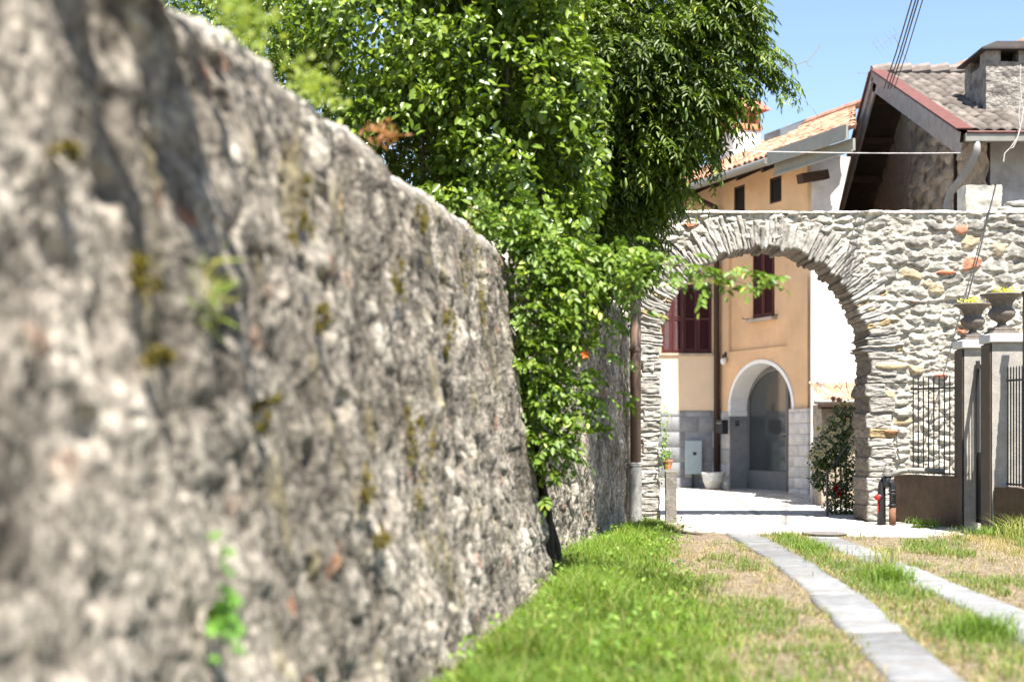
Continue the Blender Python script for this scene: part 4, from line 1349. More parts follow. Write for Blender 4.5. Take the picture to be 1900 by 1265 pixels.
cam_cols = ((.030, .060, .008), (.19, .275, .022), (.28, .33, .04))
simple_shrub('laurel_hedge', 'dense small-leaved hedge filling the upper left behind the leaning wall',
             [(-3.4, 14.6, 4.6, 1.5), (-2.5, 14.2, 4.4, 1.3), (-1.7, 13.8, 4.1, 1.1), (-2.9, 14.6, 6.1, 1.5), (-1.7, 14.2, 5.9, 1.3), (-2.1, 13.8, 3.1, 1.0), (-4.4, 15, 5.6, 1.4), (-3.3, 14.5, 3.0, 1.2), (-1.4, 15.4, 5.2, 1.3), (-.3, 15.6, 5.2, 1.2), (-1.2, 15.2, 3.6, 1.2), (-.2, 15.3, 3.7, 1.1), (-.4, 15.6, 6.5, 1.2)],
             100000, .068, .034, cam_cols, M_leaf, 21, .5, .44, behind_wall, stems=[(-2.6, 15.9, 0)], vs=2.2, cat='hedge')
simple_shrub('camellia_shrub', 'glossy broad-leaved shrub in the middle above the wall end, beside the wisteria',
             [(-.75, 13.0, 3.75, 1.0), (-.1, 12.9, 4.4, .95), (-.9, 13.1, 4.9, 1.1), (.05, 12.9, 5.5, .95), (-.8, 13.2, 6.1, 1.1), (.12, 12.7, 3.55, .75), (.35, 12.9, 3.1, .5), (-.5, 12.7, 2.9, .8)],
             50000, .088, .050, ((.030, .062, .010), (.20, .29, .026), (.28, .33, .04)), M_leaf, 22, .45, .47, behind_wall, stems=[(-.5, 14.6, 0)], vs=2.0)


def pinnate(pos, axis_, rs, rl, ll, lw, npairs, droop=.5):
    """compound leaves: for each pos an arching rachis with paired leaflets"""
    n_ = len(pos)
    ax = axis_ / np.linalg.norm(axis_, axis=1, keepdims=True)
    side = np.cross(ax, np.array((0, 0, 1.)) + rs.normal(size=(n_, 3)) * .3); side /= np.linalg.norm(side, axis=1, keepdims=True) + 1e-9
    up = np.cross(side, ax)
    P_ = []; D_ = []; N_ = []; S_ = []
    rlv = rl * (.7 + .6 * rs.rand(n_))
    for i in range(npairs * 2 + 1):
        term = i == npairs * 2
        s = 1. if term else (.22 + .72 * (i // 2) / npairs)
        q = pos + ax * (rlv * s)[:, None] + np.array((0, 0, -1.)) * (droop * rlv * s * s)[:, None]
        tang = ax + np.array((0, 0, -1.)) * 2 * droop * s
        tang /= np.linalg.norm(tang, axis=1, keepdims=True)
        sg = 0 if term else (1 if i % 2 else -1)
        d = tang * (.55 if not term else 1) + side * sg * .85 + np.array((0, 0, -.25)) + rs.normal(size=(n_, 3)) * .12
        P_.append(q); D_.append(d); N_.append(up + rs.normal(size=(n_, 3)) * .25); S_.append(ll * (.75 + .5 * rs.rand(n_)) * (1 - .25 * abs(s - .5)))
    P_ = np.concatenate(P_); D_ = np.concatenate(D_); N_ = np.concatenate(N_); S_ = np.concatenate(S_)
    V, Fq = leaves(P_, D_, N_, S_, S_ * lw / ll, .14, .15)
    return V, Fq, P_


# wisteria
def wisteria():
    rs = np.random.RandomState(31)
    blobs = [(.95, 16.2, 5.7, 1.0), (1.7, 16.4, 5.9, .85), (2.25, 16.4, 5.75, .62), (1.9, 16.3, 5.05, .62), (1.3, 16.4, 4.7, .75), (1.15, 16.8, 4.0, .62), (1.0, 16.6, 3.55, .45),
             (1.55, 16.9, 4.2, .45), (1.45, 17.2, 3.75, .42), (1.25, 17.3, 3.35, .35), (2.15, 16.3, 5.15, .36), (1.7, 16.4, 4.6, .33), (1.55, 16.8, 4.15, .36), (1.5, 17.4, 3.75, .33), (1.5, 17.5, 3.4, .3), (1.1, 17.2, 3.25, .45), (1.65, 16.5, 4.5, .40), (1.45, 16.7, 4.3, .36), (1.3, 17.3, 3.55, .36), (1.9, 16.4, 4.85, .38), (.7, 17.2, 3.5, .6), (.9, 17.9, 5.6, 1.0), (1.5, 17.9, 6.6, .9), (1.3, 17.8, 4.6, .7), (.5, 17.6, 6.6, 1.0), (2.3, 16.2, 5.5, .38), (2.15, 16.2, 6.3, .45), (.5, 16.2, 5.0, .8), (.5, 16.6, 4.1, .7), (1.6, 16.8, 6.6, 1.0), (2.45, 16.3, 5.35, .33), (2.35, 16.3, 6.2, .45)]
    KW = .9
    blobs = [(b[0] * KW, b[1] * KW, 1.2 + (b[2] - 1.2) * KW, b[3] * KW) for b in blobs]
    p, v = blob_points(blobs, 11500, rs, .35, .44, 33, 1.25)
    p2, v2 = blob_points([b for b in blobs if b[3] > .55], 3500, rs, .1, 0, 35, 1.2)
    k2 = rs.rand(len(p2)) < 1.; p = np.concatenate([p, p2[k2]]); v = np.concatenate([v, v2[k2]])
    ax = v * .8 + rs.normal(size=p.shape) * .35 + np.array((.1, -.25, .0))
    # sprays out to the right
    sp_, sv = [], []
    for (a, b, k) in (((2.4, 16.3, 5.5), (3.05, 16.0, 5.18), 42), ((2.5, 16.3, 5.5), (3.0, 16.0, 5.42), 30), ((2.2, 16.2, 5.1), (2.62, 16.0, 4.95), 26), ((2.3, 16.4, 6.2), (2.72, 16.0, 5.98), 26), ((2.3, 16.4, 5.8), (2.75, 16.2, 5.62), 26),
                      ((1.95, 16.3, 4.7), (2.3, 16.1, 4.35), 24), ((1.7, 16.6, 4.3), (2.0, 16.2, 3.95), 18)):
        t = rs.rand(k)[:, None]
        a = (a[0] * KW, a[1] * KW, 1.2 + (a[2] - 1.2) * KW); b = (b[0] * KW, b[1] * KW, 1.2 + (b[2] - 1.2) * KW)
        q = np.array(a) * (1 - t) + np.array(b) * t + rs.normal(size=(k, 3)) * .05
        sp_.append(q); sv.append(np.tile(np.array(b) - np.array(a), (k, 1)) + rs.normal(size=(k, 3)) * .25)
    p = np.concatenate([p] + sp_); ax = np.concatenate([ax] + sv)
    V, Fq, PP = pinnate(p, ax, rs, .23, .088, .027, 5, .55)
    c = leafcols(len(PP), rs, (.016, .036, .006), (.15, .225, .018), (.26, .30, .04), PP, .03)
    t = thing('wisteria', 'wisteria with long feathery leaves and hanging pods overhanging the left side of the arch', 'climber', (.62, 15.7, 0))
    off = np.array((.62, 15.7, 0))
    mesh_np('foliage', V - off, Fq, M_wleaf, t, col=np.repeat(c, 6, 0))
    mb = MB()
    rnd = random.Random(3)
    for b in blobs[:15]:
        e = Vector(b[:3]) - Vector(off)
        mb.tube([(0, 0, 0), (-.25, -.1, 1.6), (e.x * .3 - .2, e.y * .3, 2.6 + .2 * rnd.random()), (e.x * .7, e.y * .7, 2.6 + (e.z - 2.6) * .6), tuple(e * .98)], [.08, .06, .045, .03, .01], 7)
    mb.build('stems', M_bark, t, smooth=True)
    # dangling leader twigs
    tw = MB()
    def T(pts, r=.004): tw.tube([Vector(q) - Vector(off) for q in pts], r, 5)
    T([at(1455, 122, 14.40), at(1478, 120, 14.40), at(1500, 112, 14.40), at(1517, 92, 14.40), at(1522, 82, 14.40)])
    T([at(1495, 114, 14.40), at(1500, 122, 14.40), at(1508, 126, 14.40)], .003)
    T([at(1455, 165, 14.40), at(1480, 178, 14.40), at(1505, 198, 14.40), at(1520, 218, 14.40), at(1526, 240, 14.40)], .0025)
    tw.build('tendrils', mat('tendril', (.25, .22, .14), .8, bump=0), t)
    pods = [(at(1161, 330, 14.04), .10), (at(1207, 340, 14.04), .10), (at(1331, 235, 14.13), .13), (at(1450, 175, 14.31), .14), (at(1290, 150, 14.04), .09), (at(1273, 200, 13.95), .12)]
    pm = mat('pod', (.15, .22, .05), .6, var=.2)
    for (q, L) in pods:
        q = Vector(q) - Vector(off)
        MB().tube([q, q + Vector((0, 0, -L * .3)), q + Vector((.004, 0, -L * .65)), q + Vector((0, 0, -L)), q + Vector((0, 0, -L * 1.15))], [.004, .012, .016, .011, .002], 8).build('seed_pod', pm, t, smooth=True)
    fl = at(1035, 45, 13.68); rs2 = np.random.RandomState(5)
    pp = np.array(fl) + rs2.normal(size=(60, 3)) * np.array((.03, .03, .07)) - off
    V, Fq = leaves(pp, rs2.normal(size=(60, 3)), rs2.normal(size=(60, 3)), .022, .018)
    mesh_np('flower_spike', V, Fq, M_petal, t, col=np.tile(np.array((.30, .22, .50)), (len(V), 1)))


wisteria()


M_shade_strip = mat('shade_strip_dark', (.035, .028, .024), .95, var=.4, vscale=20, bump=.8)
# hanging vine on the wall end
def vine():
    rs = np.random.RandomState(41)
    stems = [  # (start, end, sprigs, spread)
        (at(930, 400, 11.4), at(1000, 470, 11.3), 60, .10), (at(960, 440, 11.4), at(1120, 500, 11.4), 105, .09),
        (at(975, 430, 11.4), at(965, 860, 11.2), 120, .11), (at(1000, 470, 11.3), at(1000, 900, 11.2), 110, .10),
        (at(1020, 480, 11.3), at(1035, 840, 11.2), 110, .10), (at(1050, 490, 11.3), at(1070, 800, 11.3), 90, .08),
        (at(990, 450, 11.3), at(950, 700, 11.1), 50, .08), (at(1080, 500, 11.3), at(1085, 620, 11.2), 30, .08),
        (at(1100, 490, 11.4), at(1230, 490, 10.6), 55, .08), (at(1230, 490, 10.4), at(1400, 530, 9.6), 34, .045),
        (at(1150, 500, 11.0), at(1190, 560, 10.8), 22, .07), (at(1040, 640, 11.3), at(1140, 655, 11.1), 14, .05), (at(1060, 740, 11.3), at(1160, 742, 11.1), 12, .04),
        (at(1050, 560, 11.3), at(1140, 590, 11.1), 16, .05), (at(1000, 470, 11.3), at(1040, 560, 11.3), 70, .16), (at(1010, 560, 11.3), at(1060, 700, 11.3), 60, .14), (at(980, 760, 11.2), at(1030, 830, 11.2), 40, .12),
        (at(870, 385, 11.2), at(960, 430, 11.3), 40, .08)]
    P_, A_ = [], []
    mb = MB(); off = np.array((.3, 11.6, 0))
    for a, b, k, s in stems:
        a = np.array(a); b = np.array(b)
        t = rs.rand(k)[:, None]
        q = a * (1 - t) + b * t + np.array((.05, 0, .0)) * np.sin(t * 9) + rs.normal(size=(k, 3)) * s
        P_.append(q)
        A_.append(rs.normal(size=(k, 3)) * .8 + np.array((.35, -.6, .1)) + (b - a) / np.linalg.norm(b - a) * .3)
        mb.tube([a - off, a * .67 + b * .33 + np.array((.02, 0, .03)) - off, a * .33 + b * .67 - off, b - off], [.006, .005, .004, .002], 5)
    P_ = np.concatenate(P_); A_ = np.concatenate(A_)
    V, Fq, PP = pinnate(P_, A_, rs, .14, .066, .038, 3, .35)
    c = leafcols(len(PP), rs, (.05, .10, .012), (.18, .27, .03), (.28, .34, .05), PP, .07)
    t = thing('trumpet_vine', 'bright green vine hanging down the wall end with one branch reaching across the arch', 'climber', tuple(off))
    mesh_np('foliage', V - off, Fq, M_wleaf, t, col=np.repeat(c, 6, 0))
    mb.build('stems', M_bark, t)
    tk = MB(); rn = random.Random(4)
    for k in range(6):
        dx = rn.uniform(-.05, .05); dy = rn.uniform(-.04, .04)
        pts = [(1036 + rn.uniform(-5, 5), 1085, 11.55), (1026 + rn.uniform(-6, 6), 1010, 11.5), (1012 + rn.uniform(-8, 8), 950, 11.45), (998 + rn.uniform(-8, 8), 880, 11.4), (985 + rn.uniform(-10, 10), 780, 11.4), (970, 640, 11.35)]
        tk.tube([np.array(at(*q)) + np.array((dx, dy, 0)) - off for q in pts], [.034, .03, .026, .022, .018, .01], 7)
    tk.build('shade_strip', M_shade_strip, t, smooth=True)  # dark strands added in place of the shade strip below the vine
    fl = Vector(at(1085, 658, 11.05)) - Vector(off)
    fb = MB()
    for k in range(5):
        a = k * 1.2566
        fb.add([fl, fl + Vector((math.cos(a) * .02, -.01, math.sin(a) * .02)), fl + Vector((math.cos(a + .5) * .035, -.03, math.sin(a + .5) * .035)), fl + Vector((math.cos(a + 1) * .02, -.01, math.sin(a + 1) * .02))], [(0, 1, 2, 3)])
    fb.build('orange_flower', mat('orange_petal', (.75, .16, .03), .6, bump=0), t)


vine()


# weeds and moss on the garden wall
def face_pt(y, z, out=.04):
    return np.array((wall_x(y) - .42 * z / 2.66 + out, y, z))


def tuft(name, label, cat, base, n, spread, L, W, dark, light, seed, up=.6, m=None, group=None, out=.4):
    rs = np.random.RandomState(seed)
    base = np.array(base)
    p = rs.normal(size=(n, 3)) * np.array(spread)
    if name == 'moss_cushion':
        cc_ = rs.normal(size=(5, 3)) * np.array(spread) * 1.3
        p = p * .45 * (.4 + rs.rand(n, 1)) + cc_[rs.randint(0, 5, n)]
    d = rs.normal(size=(n, 3)) * .6 + np.array((out, -.2, up))
    nr = rs.normal(size=(n, 3)) * .5 + np.array((.3, -.2, 1))
    sz = L * (.6 + .8 * rs.rand(n))
    V, Fq = leaves(p, d, nr, sz, sz * W / L, .2, .15)
    t = rs.rand(n)
    c = np.repeat(lerp3(dark, light, t), 6, 0)
    o = mesh_np(name, V, Fq, m or M_grass, None, col=c)
    o.location = base
    tag(o, label, cat, group)
    return o


def wallYZ(px, py):
    """point of the battered wall face seen at a pixel"""
    k = (px - 950) / F
    y = 3.
    for _ in range(30):
        z = 1.2 + (800 - py) / F * y
        y = (1.347 + .42 * z / 2.66) / (.149 - k)
    return y, 1.2 + (800 - py) / F * y


moss = [(250, 500, .05, 'big ochre moss cushion at the middle left of the leaning wall'), (265, 660, .035, 'small green-brown moss tuft below the big ochre cushion'), (560, 410, .05, 'round ochre moss cushion under the highest part of the slope'),
        (770, 435, .07, 'rusty moss clump high on the leaning wall near its top edge'), (865, 500, .12, 'wide olive moss patch near the end of the leaning wall'), (885, 570, .10, 'olive moss strip just below the wide moss patch'),
        (745, 780, .06, 'upper orange-green moss tuft low on the leaning wall'), (775, 850, .09, 'lower hanging orange-green moss tuft on the leaning wall'), (665, 900, .05, 'thin orange moss streak left of the hanging tuft'),
        (480, 760, .03, 'small green moss spot in the middle of the leaning wall'), (720, 530, .05, 'small dark green moss spot left of the wide moss patch'), (95, 280, .02, 'tiny ochre moss spot at the upper far left of the wall'),
        (580, 590, .03, 'little moss spot in the centre of the leaning wall'), (815, 610, .06, 'faint moss patch below the olive strip'), (690, 1000, .04, 'rusty moss spot low on the wall above the grass')]
for i, (px, py, s, lab) in enumerate(moss):
    y, z = wallYZ(px, py)
    s2 = s * y / 6
    tuft('moss_cushion', lab, 'moss', face_pt(y, z, .035), 260, (.016, s2 * 1.2, s2 * .8), .017, .012, (.085, .07, .018), (.20, .155, .035), 60 + i, up=.2, group='moss on the leaning wall')
y, z = wallYZ(365, 1130)
for k, (dz, lab) in enumerate(((0, ''),)):
    rs = np.random.RandomState(5)
    n = 34
    p = rs.normal(size=(n, 3)) * np.array((.015, .045, .085)); V, Fq = leaves(p, rs.normal(size=(n, 3)) * .5 + np.array((.5, -.3, -.3)), rs.normal(size=(n, 3)) * .3 + np.array((.8, -.5, .7)), .05, .042, .1, .1)
    o = mesh_np('wall_pennywort', V, Fq, M_wleaf, None, col=np.repeat(lerp3((.07, .16, .02), (.16, .32, .05), rs.rand(n)), 6, 0)); o.location = face_pt(y, z, .07)
    tag(o, 'bright green leafy plant growing from the bottom left of the wall', 'plant')
y, z = wallYZ(360, 560)
tuft('wall_grass', 'pale dry grass tuft with green blades in the middle of the wall', 'plant', face_pt(y, z, .04), 60, (.015, .05, .05), .09, .006, (.35, .28, .13), (.30, .42, .12), 91)
for i, (px, py, w, h_, lab) in enumerate(((460, 80, .06, .05, 'upper pale green plant on the sloping wall top'), (590, 170, .07, .05, 'lower pale green plant on the sloping wall top'))):
    y = 1.; k = (px - 950) / F
    y = 1.767 / (.149 - k)
    tuft('wall_stonecrop', lab, 'plant', (wall_x(y) - .44, y, 2.70), 220, (.05, .22, .03), .035, .022, (.16, .22, .04), (.34, .38, .10), 95 + i, group='plants on the wall top')
y = 1.767 / (.149 - (715 - 950) / F)
tuft('dry_plant', 'withered rust-brown plant standing on the sloping wall top', 'plant', (wall_x(y) - .44, y, 2.74), 90, (.04, .09, .035), .04, .014, (.24, .10, .05), (.40, .20, .10), 99)
# unseen stubs added above the frame to throw the long shadow streaks
st = MB(); rnd = random.Random(8)
o_ = np.array((wall_x(4.3) - .42, 4.3, 2.66))
for y, L, w_ in ((3.52, .50, .085), (3.64, .34, .07), (3.98, .52, .12), (4.10, .60, .12), (4.24, .56, .10), (4.40, .42, .08), (4.62, .26, .05)):
    a = Vector((wall_x(y) - .45, y, 2.68)) - Vector(o_)
    st.tube([a, a + Vector((L * .35, rnd.uniform(-.04, .04), .05)), a + Vector((L * .7, rnd.uniform(-.08, .08), .02)), a + Vector((L, rnd.uniform(-.10, .10), -.05))], [w_, w_ * .9, w_ * .6, .012], 8)
ob = st.build('streak_casters', M_bark); ob.location = o_
tag(ob, 'unseen stubs added on the wall top at upper left to cast shadow streaks', 'shadow caster')

# small climber and potted plant at left jamb
tuft('climbing_weed', 'small green climber on the inner side of the left arch pier', 'plant', (1.98, 18.5, 1.02), 130, (.03, .05, .20), .035, .025, (.12, .22, .03), (.28, .40, .08), 111, m=M_wleaf)
pt = thing('flower_pot', 'small terracotta pot with green plant on the weathered post', 'pot', (2.05, 18.75, .70))
MB().lathe([(.045, 0), (.065, .10), (.072, .10), (.072, .125), (.06, .125), (.05, .11)], n=16).build('pot', M_terra, pt)
rs = np.random.RandomState(6); p = rs.normal(size=(60, 3)) * np.array((.04, .04, .04)) + np.array((0, 0, .17))
V, Fq = leaves(p, rs.normal(size=(60, 3)) + np.array((0, 0, .6)), rs.normal(size=(60, 3)) + np.array((0, 0, 1)), .05, .02)
mesh_np('plant', V, Fq, M_wleaf, pt, col=np.repeat(lerp3((.1, .2, .03), (.2, .34, .06), rs.rand(60)), 6, 0))
bk = MB().box(1.96, 2.14, 18.66, 18.9, -.02, .695); bk = None

# urn plants
for (x, y, s, lab, ct_) in ((P2[0] + .20, P2[1] + .15, (.10, .05, .025), 'yellow-flowering succulent growing in the higher urn', 140), (P1[0] + .13, P1[1] + .15, (.07, .05, .018), 'yellow-flowering succulent growing in the left urn', 90)):
    tuft('stonecrop', lab, 'plant', (x, y, 2.306 + .48), ct_, s, .03, .022, (.35, .34, .05), (.72, .66, .16), 120 + ct_, group='plants in the urns')

# rose bush
rb_ = thing('rose_bush', 'climbing rose bush with cream and pink blooms behind the right arch pier', 'bush', (4.72, 20.2, 0))
rs = np.random.RandomState(51)
Yb = 20.3
def pt_(px, py, Y=20.3): return at(px, py, Y)
blobs = [(*pt_(1550, 880), .30, 1.1), (*pt_(1545, 830), .28), (*pt_(1560, 790), .20), (*pt_(1565, 760), .13), (*pt_(1555, 930), .22, 1.1), (*pt_(1530, 850), .22), (*pt_(1590, 830), .35, 1.6), (*pt_(1590, 920), .3, 1.1), (*pt_(1520, 890), .12)]
p, v = blob_points(blobs, 5200, rs, .3, .0, 51)
sz = .05 * (.6 + .7 * rs.rand(len(p)))
V, Fq = leaves(p, v * .5 + rs.normal(size=p.shape) * .6 + np.array((0, 0, -.2)), rs.normal(size=p.shape) * .5 + np.array((.1, -.3, 1)), sz, sz * .6, .15, .1)
off = np.array((4.72, 20.2, 0))
mesh_np('foliage', V - off, Fq, M_leaf, rb_, col=np.repeat(leafcols(len(p), rs, (.025, .05, .012), (.075, .13, .03), (.16, .2, .04), p), 6, 0))
# twig spray
tw = MB()
for a, b in (((1575, 730), (1560, 680)), ((1570, 720), (1575, 665)), ((1575, 740), (1540, 700))):
    tw.tube([Vector(pt_(*a)) - Vector(off), Vector(pt_(*b)) - Vector(off)], .004, 5)
for (px, py) in ((1550, 960), (1570, 960), (1560, 900)):
    tw.tube([Vector((pt_(px, py)[0], 20.3, 0)) - Vector(off), Vector(pt_(px, 820)) - Vector(off)], .012, 6)
tw.build('stems', M_bark, rb_)
def bloom(px, py, r, c0, c1, seed, Y=None):
    rs = np.random.RandomState(seed)
    n = 26
    a = rs.rand(n) * 6.283; e = rs.rand(n) * 1.2
    d = np.stack([np.cos(a) * np.sin(e), -.4 - np.cos(e) * .5, np.sin(a) * np.sin(e)], 1)
    base = np.array(at(px, py, Y or 19.98))
    V, Fq = leaves(base + d * r * .1, d, np.cross(d, rs.normal(size=(n, 3))), r, r * .9, .35, .2)
    return V, Fq, np.repeat(lerp3(c0, c1, rs.rand(n)), 6, 0)
rnd = random.Random(12)
blooms = [(1556, 742, .055, 1), (1545, 740, .05, 1), (1567, 747, .04, 0), (1554, 778, .04, 0), (1518, 795, .05, 0), (1531, 792, .04, 0), (1556, 800, .045, 0), (1573, 778, .03, 1)]
for _ in range(26):
    q = rnd.random()
    blooms.append((1502 + 66 * q + rnd.uniform(-6, 6), 840 - 45 * q + rnd.uniform(-14, 16) + (1 - q) * 15, rnd.uniform(.028, .046), 0))
for i, (px, py, r, pink) in enumerate(blooms):
    V, Fq, c = bloom(px, py, r, (.80, .70, .52) if not pink else (.80, .50, .50), (.85, .82, .70) if not pink else (.85, .66, .66), 200 + i)
    mesh_np('rose', V - off, Fq, M_petal, rb_, col=c)
for i, (px, py) in enumerate(((1550, 905), (1556, 915))):
    V, Fq, c = bloom(px, py, .05, (.42, .02, .03), (.5, .03, .03), 300 + i)
    mesh_np('red_rose', V - off, Fq, M_petal, rb_, col=c)
# iron handrail in the opening
hr = thing('handrail', 'thin black iron handrail in front of the rose bush', 'handrail', (at(1535, 970, 19.6)[0], 19.6, 0))
MB().beam((0, 0, 0), (0, 0, .62), .03, .03).build('post', M_iron, hr)
MB().beam((0, 0, .62), (.30, .05, 1.0), .025, .02).build('rail', M_iron, hr)
MB().tube([(0, 0, .62), (-.06, 0, .58), (-.10, 0, .60), (-.08, 0, .63)], .009, 6).build('scroll', M_iron, hr)
MB().beam((0, 0, .20), (.30, .05, .52), .018, .015).build('rail', M_iron, hr)


# ------------------------------------------------------------------ grass
def blades(P_, H, lean, W, cols, rs):
    n_ = len(P_)
    a = rs.rand(n_) * 6.283
    sd = np.stack([np.cos(a), np.sin(a), 0 * a], 1)
    ln = np.stack([np.cos(a + 1.57 + rs.normal(size=n_) * .6), np.sin(a + 1.57 + rs.normal(size=n_) * .6), 0 * a], 1) * (lean * (.3 + rs.rand(n_)) * H)[:, None]
    up = np.array((0, 0, 1.))
    H = H[:, None]; W = np.broadcast_to(W, n_)[:, None]
    b0 = P_ - sd * W * .5; b1 = P_ + sd * W * .5
    m0 = P_ + up * H * .55 + ln * .3 - sd * W * .4; m1 = P_ + up * H * .55 + ln * .3 + sd * W * .4
    t = P_ + up * H * (1 - .25 * lean) + ln
    V = np.stack([b0, b1, m1, m0, t], 1).reshape(-1, 3)
    k = np.arange(n_)[:, None] * 5
    return V, [k + np.array([[0, 1, 2, 3]]), k + np.array([[3, 2, 4]])], np.repeat(cols, 5, 0)


def scatter(n, x0, x1, y0, y1, rs, bias=1.5):
    # denser towards the camera end is wasteful: uniform in 1/y mix
    y = y0 + (y1 - y0) * rs.rand(n) ** bias
    x = x0 + (x1 - x0) * rs.rand(n)
    return x, y


rs = np.random.RandomState(77)
# lush green verge along the wall
n = 150000
x, y = scatter(n, -1.2, 2.6, 2.4, 18.2, rs, 1.25)
wx = np.where(y < 11.8, wall_x(y), .04 + .2365 * (y - 11.9))
edge = np.interp(y, [2, 6.8, 10.5, 13, 15.8, 18.2], [.85, 1.20, 1.50, 1.65, 1.88, 1.86]) + .25 * (fbm(x * 0 + 3, y * 1.3, seed=8) - .5) * 2
d = x - wx
u = d / np.maximum(edge - wx, .1)
k = (d > -.02) & (rs.rand(n) < sstep(1.12, .78, u + .25 * (fbm(x * 5, y * 5, seed=12) - .5)))
x, y, u = x[k], y[k], u[k]
cl = fbm(x * 3.2, y * 3.2, seed=5)
H = (.09 + .22 * cl) * (1.15 - .8 * np.clip(u, 0, 1)) * (.30 + .70 * sstep(.0, .30, x - np.where(y < 11.8, wall_x(y), .04 + .2365 * (y - 11.9)))) * (.7 + .6 * fbm(x * 1.1, y * 1.1, seed=6)) * (.6 + .7 * rs.rand(len(x)))
z = ground_z(x, y) - .01
c = lerp3((.032, .080, .010), (.20, .30, .04), np.clip(rs.rand(len(x)) * .6 + cl * .8 - .2, 0, 1))
lowf = fbm(x * 1.6, y * .9, seed=61)
c = c * (.55 + .9 * lowf)[:, None]
yel = rs.rand(len(x)) < .10 + .15 * np.clip(u - .6, 0, 1)
c[yel] = np.array((.36, .33, .12))
V, Fq, cc = blades(np.stack([x, y, z], 1), H, .75, .0055 + .002 * rs.rand(len(x)), c, rs)
o = mesh_np('tall_grass', V, Fq, M_grass, None, col=cc); tag(o, 'lush green grass verge along the foot of the leaning wall', 'grass', kind='stuff')
# broad clover-like leaves in the verge
n = 3000
x, y = scatter(n, -1, 2.0, 2.6, 17.5, rs, 1.2)
wx = np.where(y < 11.8, wall_x(y), .04 + .2365 * (y - 11.9)); d = x - wx
k = (d > .02) & (d < 1.15) & (fbm(x * 2, y * 2, seed=19) > .5); x, y = x[k], y[k]
P_ = np.stack([x, y, ground_z(x, y) + .05 + .12 * rs.rand(len(x))], 1)
V, Fq = leaves(P_, rs.normal(size=P_.shape) + np.array((0, 0, .2)), rs.normal(size=P_.shape) * .4 + np.array((0, 0, 1)), .045, .032, .15, .1)
o = mesh_np('verge_weeds', V, Fq, M_grass, None, col=np.repeat(lerp3((.10, .2, .03), (.24, .36, .07), rs.rand(len(P_))), 6, 0)); tag(o, 'broad-leaved weeds mixed into the green verge', 'weeds', kind='stuff')

# dry and short lane grass
n = 230000
x, y = scatter(n, .4, 7.6, 3.2, 16.9, rs, 1.15)
wx = wall_x(y)
t1 = np.abs(x - track1(y)); t2 = np.abs(x - track2(y))
wj = .215 - .11 * fbm(x * 6, y * 6, seed=33)
inpave = (t1 < wj) | (t2 < wj)
dens = np.zeros(len(x))
ns = fbm(x * 2.6, y * 1.6, seed=14); nf = fbm(x * 9, y * 9, seed=15)
mid_ = (x > track1(y)) & (x < track2(y))
left_ = (x < track1(y)); right_ = x > track2(y)
dens = np.where(mid_, .95, dens)
dens = np.where(left_, .28 + .9 * sstep(.45, .62, ns), dens)
dens = np.where(right_, .22 + .9 * sstep(.48, .62, ns) + .9 * sstep(4.6, 5.4, x + .03 * (y - 10)), dens)
dens *= sstep(16.9, 16.0, y + .8 * (ns - .5)) * np.where(left_ & (y > 14.6), sstep(15.6, 14.6, y), 1)
dens *= np.where(right_ & (y > 15.3) & (x < 4.9), .15, 1)
dens *= sstep(.30, .45, nf)
k = (~inpave | (rs.rand(len(x)) < .012)) & (rs.rand(len(x)) < dens)
x, y, ns, nf = x[k], y[k], ns[k], nf[k]; mid_ = mid_[k]; right_ = right_[k]
green = np.clip(sstep(.42, .62, ns) * .75 + .45 * mid_ - .12, 0, .95)
edge_dry = np.exp(-(np.minimum(np.abs(np.abs(x - track1(y)) - .2), np.abs(np.abs(x - track2(y)) - .2)) / .09) ** 2)
green = green * (1 - .6 * edge_dry)
isg = rs.rand(len(x)) < green
H = np.where(isg, .045 + .06 * rs.rand(len(x)), .02 + .04 * rs.rand(len(x)))
H = H * np.where(mid_, 1.15, 1) * (.6 + .9 * nf)
H = np.where(right_ & (x > 4.9), H * 1.6, H)
c = np.where(isg[:, None], lerp3((.075, .13, .022), (.18, .26, .05), rs.rand(len(x))), lerp3((.26, .20, .10), (.45, .37, .22), rs.rand(len(x))))
V, Fq, cc = blades(np.stack([x, y, ground_z(x, y) - .005], 1), H, 1.0, .006, c, rs)
o = mesh_np('lane_grass', V, Fq, M_grass, None, col=cc); tag(o, 'short patchy green and dry grass between the stone wheel tracks', 'grass', kind='stuff')


def clump(label, x, y, n, s, H0, c0, c1, seed, group='grass clumps by the lane', name='grass_clump'):
    rs = np.random.RandomState(seed)
    P_ = np.stack([rs.normal(size=n) * s, rs.normal(size=n) * s, np.zeros(n)], 1)
    V, Fq, cc = blades(P_, H0 * (.5 + rs.rand(n)), .9, .006, lerp3(c0, c1, rs.rand(n)), rs)
    o = mesh_np(name, V, Fq, M_grass, None, col=cc); o.location = (x, y, 0)
    tag(o, label, 'grass', group)


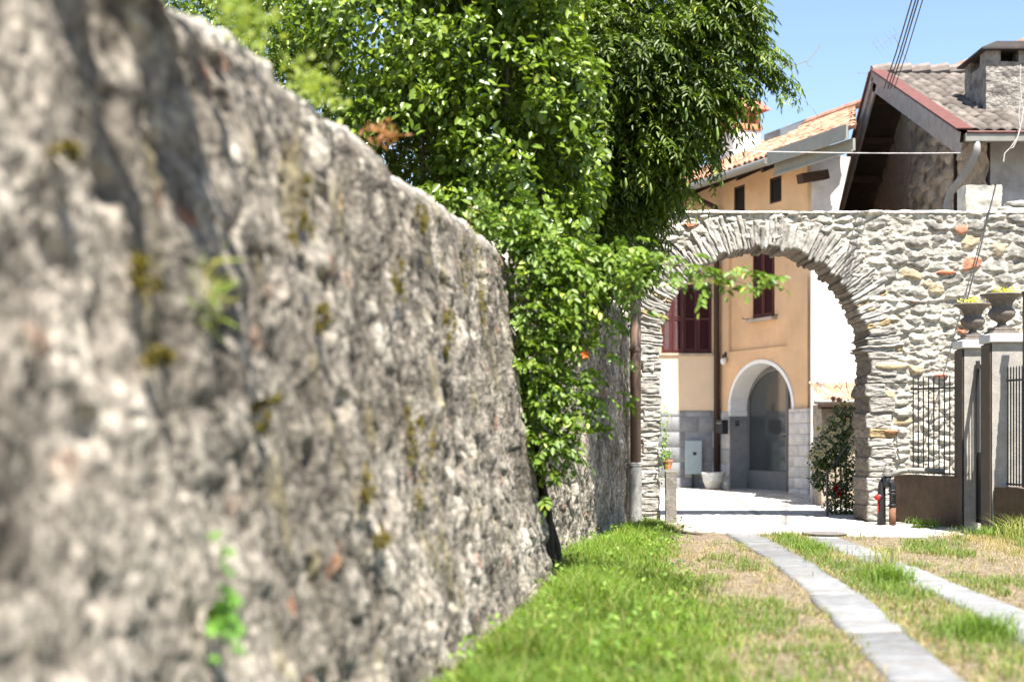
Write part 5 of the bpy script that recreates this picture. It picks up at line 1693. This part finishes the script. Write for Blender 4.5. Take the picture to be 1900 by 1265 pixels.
clump('big green grass clump between the wheel tracks in the middle distance', 2.98, 11.2, 420, .09, .16, (.08, .15, .02), (.2, .3, .05), 1)
clump('grass clump with long pale stalks, right of the big clump', 3.12, 11.9, 160, .07, .26, (.18, .22, .06), (.4, .38, .18), 2)
clump('green clump at the foot of the low brown wall', 5.06, 17.45, 260, .09, .14, (.09, .17, .02), (.22, .34, .06), 3)
clump('clump of seeding grass by the front gate pillar', 5.55, 15.3, 520, .16, .30, (.14, .20, .04), (.40, .40, .15), 4)
clump('low grass clump at the foot of the iron gate', 5.36, 15.95, 260, .10, .16, (.10, .18, .03), (.25, .34, .08), 5)
clump('nearest green clump between the tracks at the lower right', 2.75, 8.3, 380, .10, .15, (.08, .15, .02), (.2, .3, .05), 6)
clump('green clump between the tracks just before the cobbles', 3.0, 14.2, 320, .11, .11, (.08, .15, .02), (.2, .3, .05), 7)

# ------------------------------------------------------------------ cables and aerials


def cable(label, pts, r, m, group=None, name='overhead_cable'):
    p0 = Vector(pts[0])
    o = MB().tube([Vector(p) - p0 for p in pts], r, 6).build(name, m); o.location = p0
    tag(o, label, 'cable', group)


for i, (x0, x1, dy) in enumerate(((1692, 1640, 0), (1699, 1647, .1), (1704, 1652, .2), (1712, 1659, .3))):
    a = Vector(at(x1, 165, 22.8)); b = Vector(at(x0, 0, 17.0)); b2 = b + (b - a) * .35
    cable(['leftmost', 'second from left', 'third from left', 'rightmost'][i] + ' of the dark cables rising steeply from the gable', [a, a * .5 + b * .5 + Vector((0, 0, -.04)), b, b2], .009 if i < 3 else .007, M_cable, 'cables to the gable house')
a = Vector(at(1245, 276, 19.2)); b = Vector(at(1782, 284, 21.6)); mid3 = (a + b) / 2 + Vector((0, 0, -.05))
q = [a.lerp(mid3, t).lerp(mid3.lerp(b, t), t) for t in np.linspace(0, 1, 8)]
cable('pale cable strung level across the orange roof to the gable house', q, .007, M_pcable)
a = Vector(at(1848, 342, 18.5)); b = Vector(at(1792, 566, 17.45))
cable('black cable dropping from the wall top toward the left urn', [a + Vector((0, .05, 0)), a, (a + b) / 2 + Vector((-.01, -.02, -.03)), b], .010, M_cable)
wl = thing('wire_loops', 'tangled pale wire loops hanging from the gable house gutter', 'wires', (8.0, 21.8, 5.6))
w0 = Vector((8.0, 21.8, 5.6)); Mw = MB()
Mw.tube([Vector(at(px, py, 21.8)) - w0 for px, py in ((1893, 190), (1890, 215), (1893, 240), (1886, 262), (1880, 274), (1873, 276), (1878, 270), (1888, 255), (1896, 225), (1899, 200))], .008, 5)
Mw.tube([Vector(at(px, py, 21.8)) - w0 for px, py in ((1894, 120), (1893, 150), (1895, 180), (1900, 215))], .006, 5)
Mw.tube([Vector(at(px, py, 21.8)) - w0 for px, py in ((1862, 300), (1864, 285), (1872, 277))], .008, 5)
Mw.build('wire', M_pcable, wl)


def aerial(label, base, top, boom_a, boom_b, nel, el, Y):
    t = thing('tv_aerial', label, 'aerial', base, 0, 'aerials on far roofs')
    b0 = Vector(base)
    MB().tube([(0, 0, 0), Vector(top) - b0], .008, 6).build('mast', M_greymetal, t)
    a = Vector(boom_a) - b0; b = Vector(boom_b) - b0
    MB().tube([a, b], .009, 6).build('boom', M_alu, t)
    em = MB(); d = (b - a).normalized(); s = Vector((d.z, 0, -d.x)) if abs(d.z) > .3 else Vector((.75, .1, .62))
    s.normalize()
    for i in range(nel):
        p = a.lerp(b, i / (nel - 1) if nel > 1 else .5)
        em.tube([p - s * el * (1 - .03 * i), p + s * el * (1 - .03 * i)], .004, 5)
    em.build('elements', M_alu, t)


aerial('upper thin aerial behind the steep dark cables', at(1690, 128, 36), at(1660, 68, 36), at(1626, 88, 36), at(1664, 62, 36), 6, .20, 36)
aerial('long low aerial showing above the gable house ridge', at(1640, 150, 36), at(1640, 132, 36), at(1590, 136, 36), at(1750, 132, 36), 4, .42, 36)
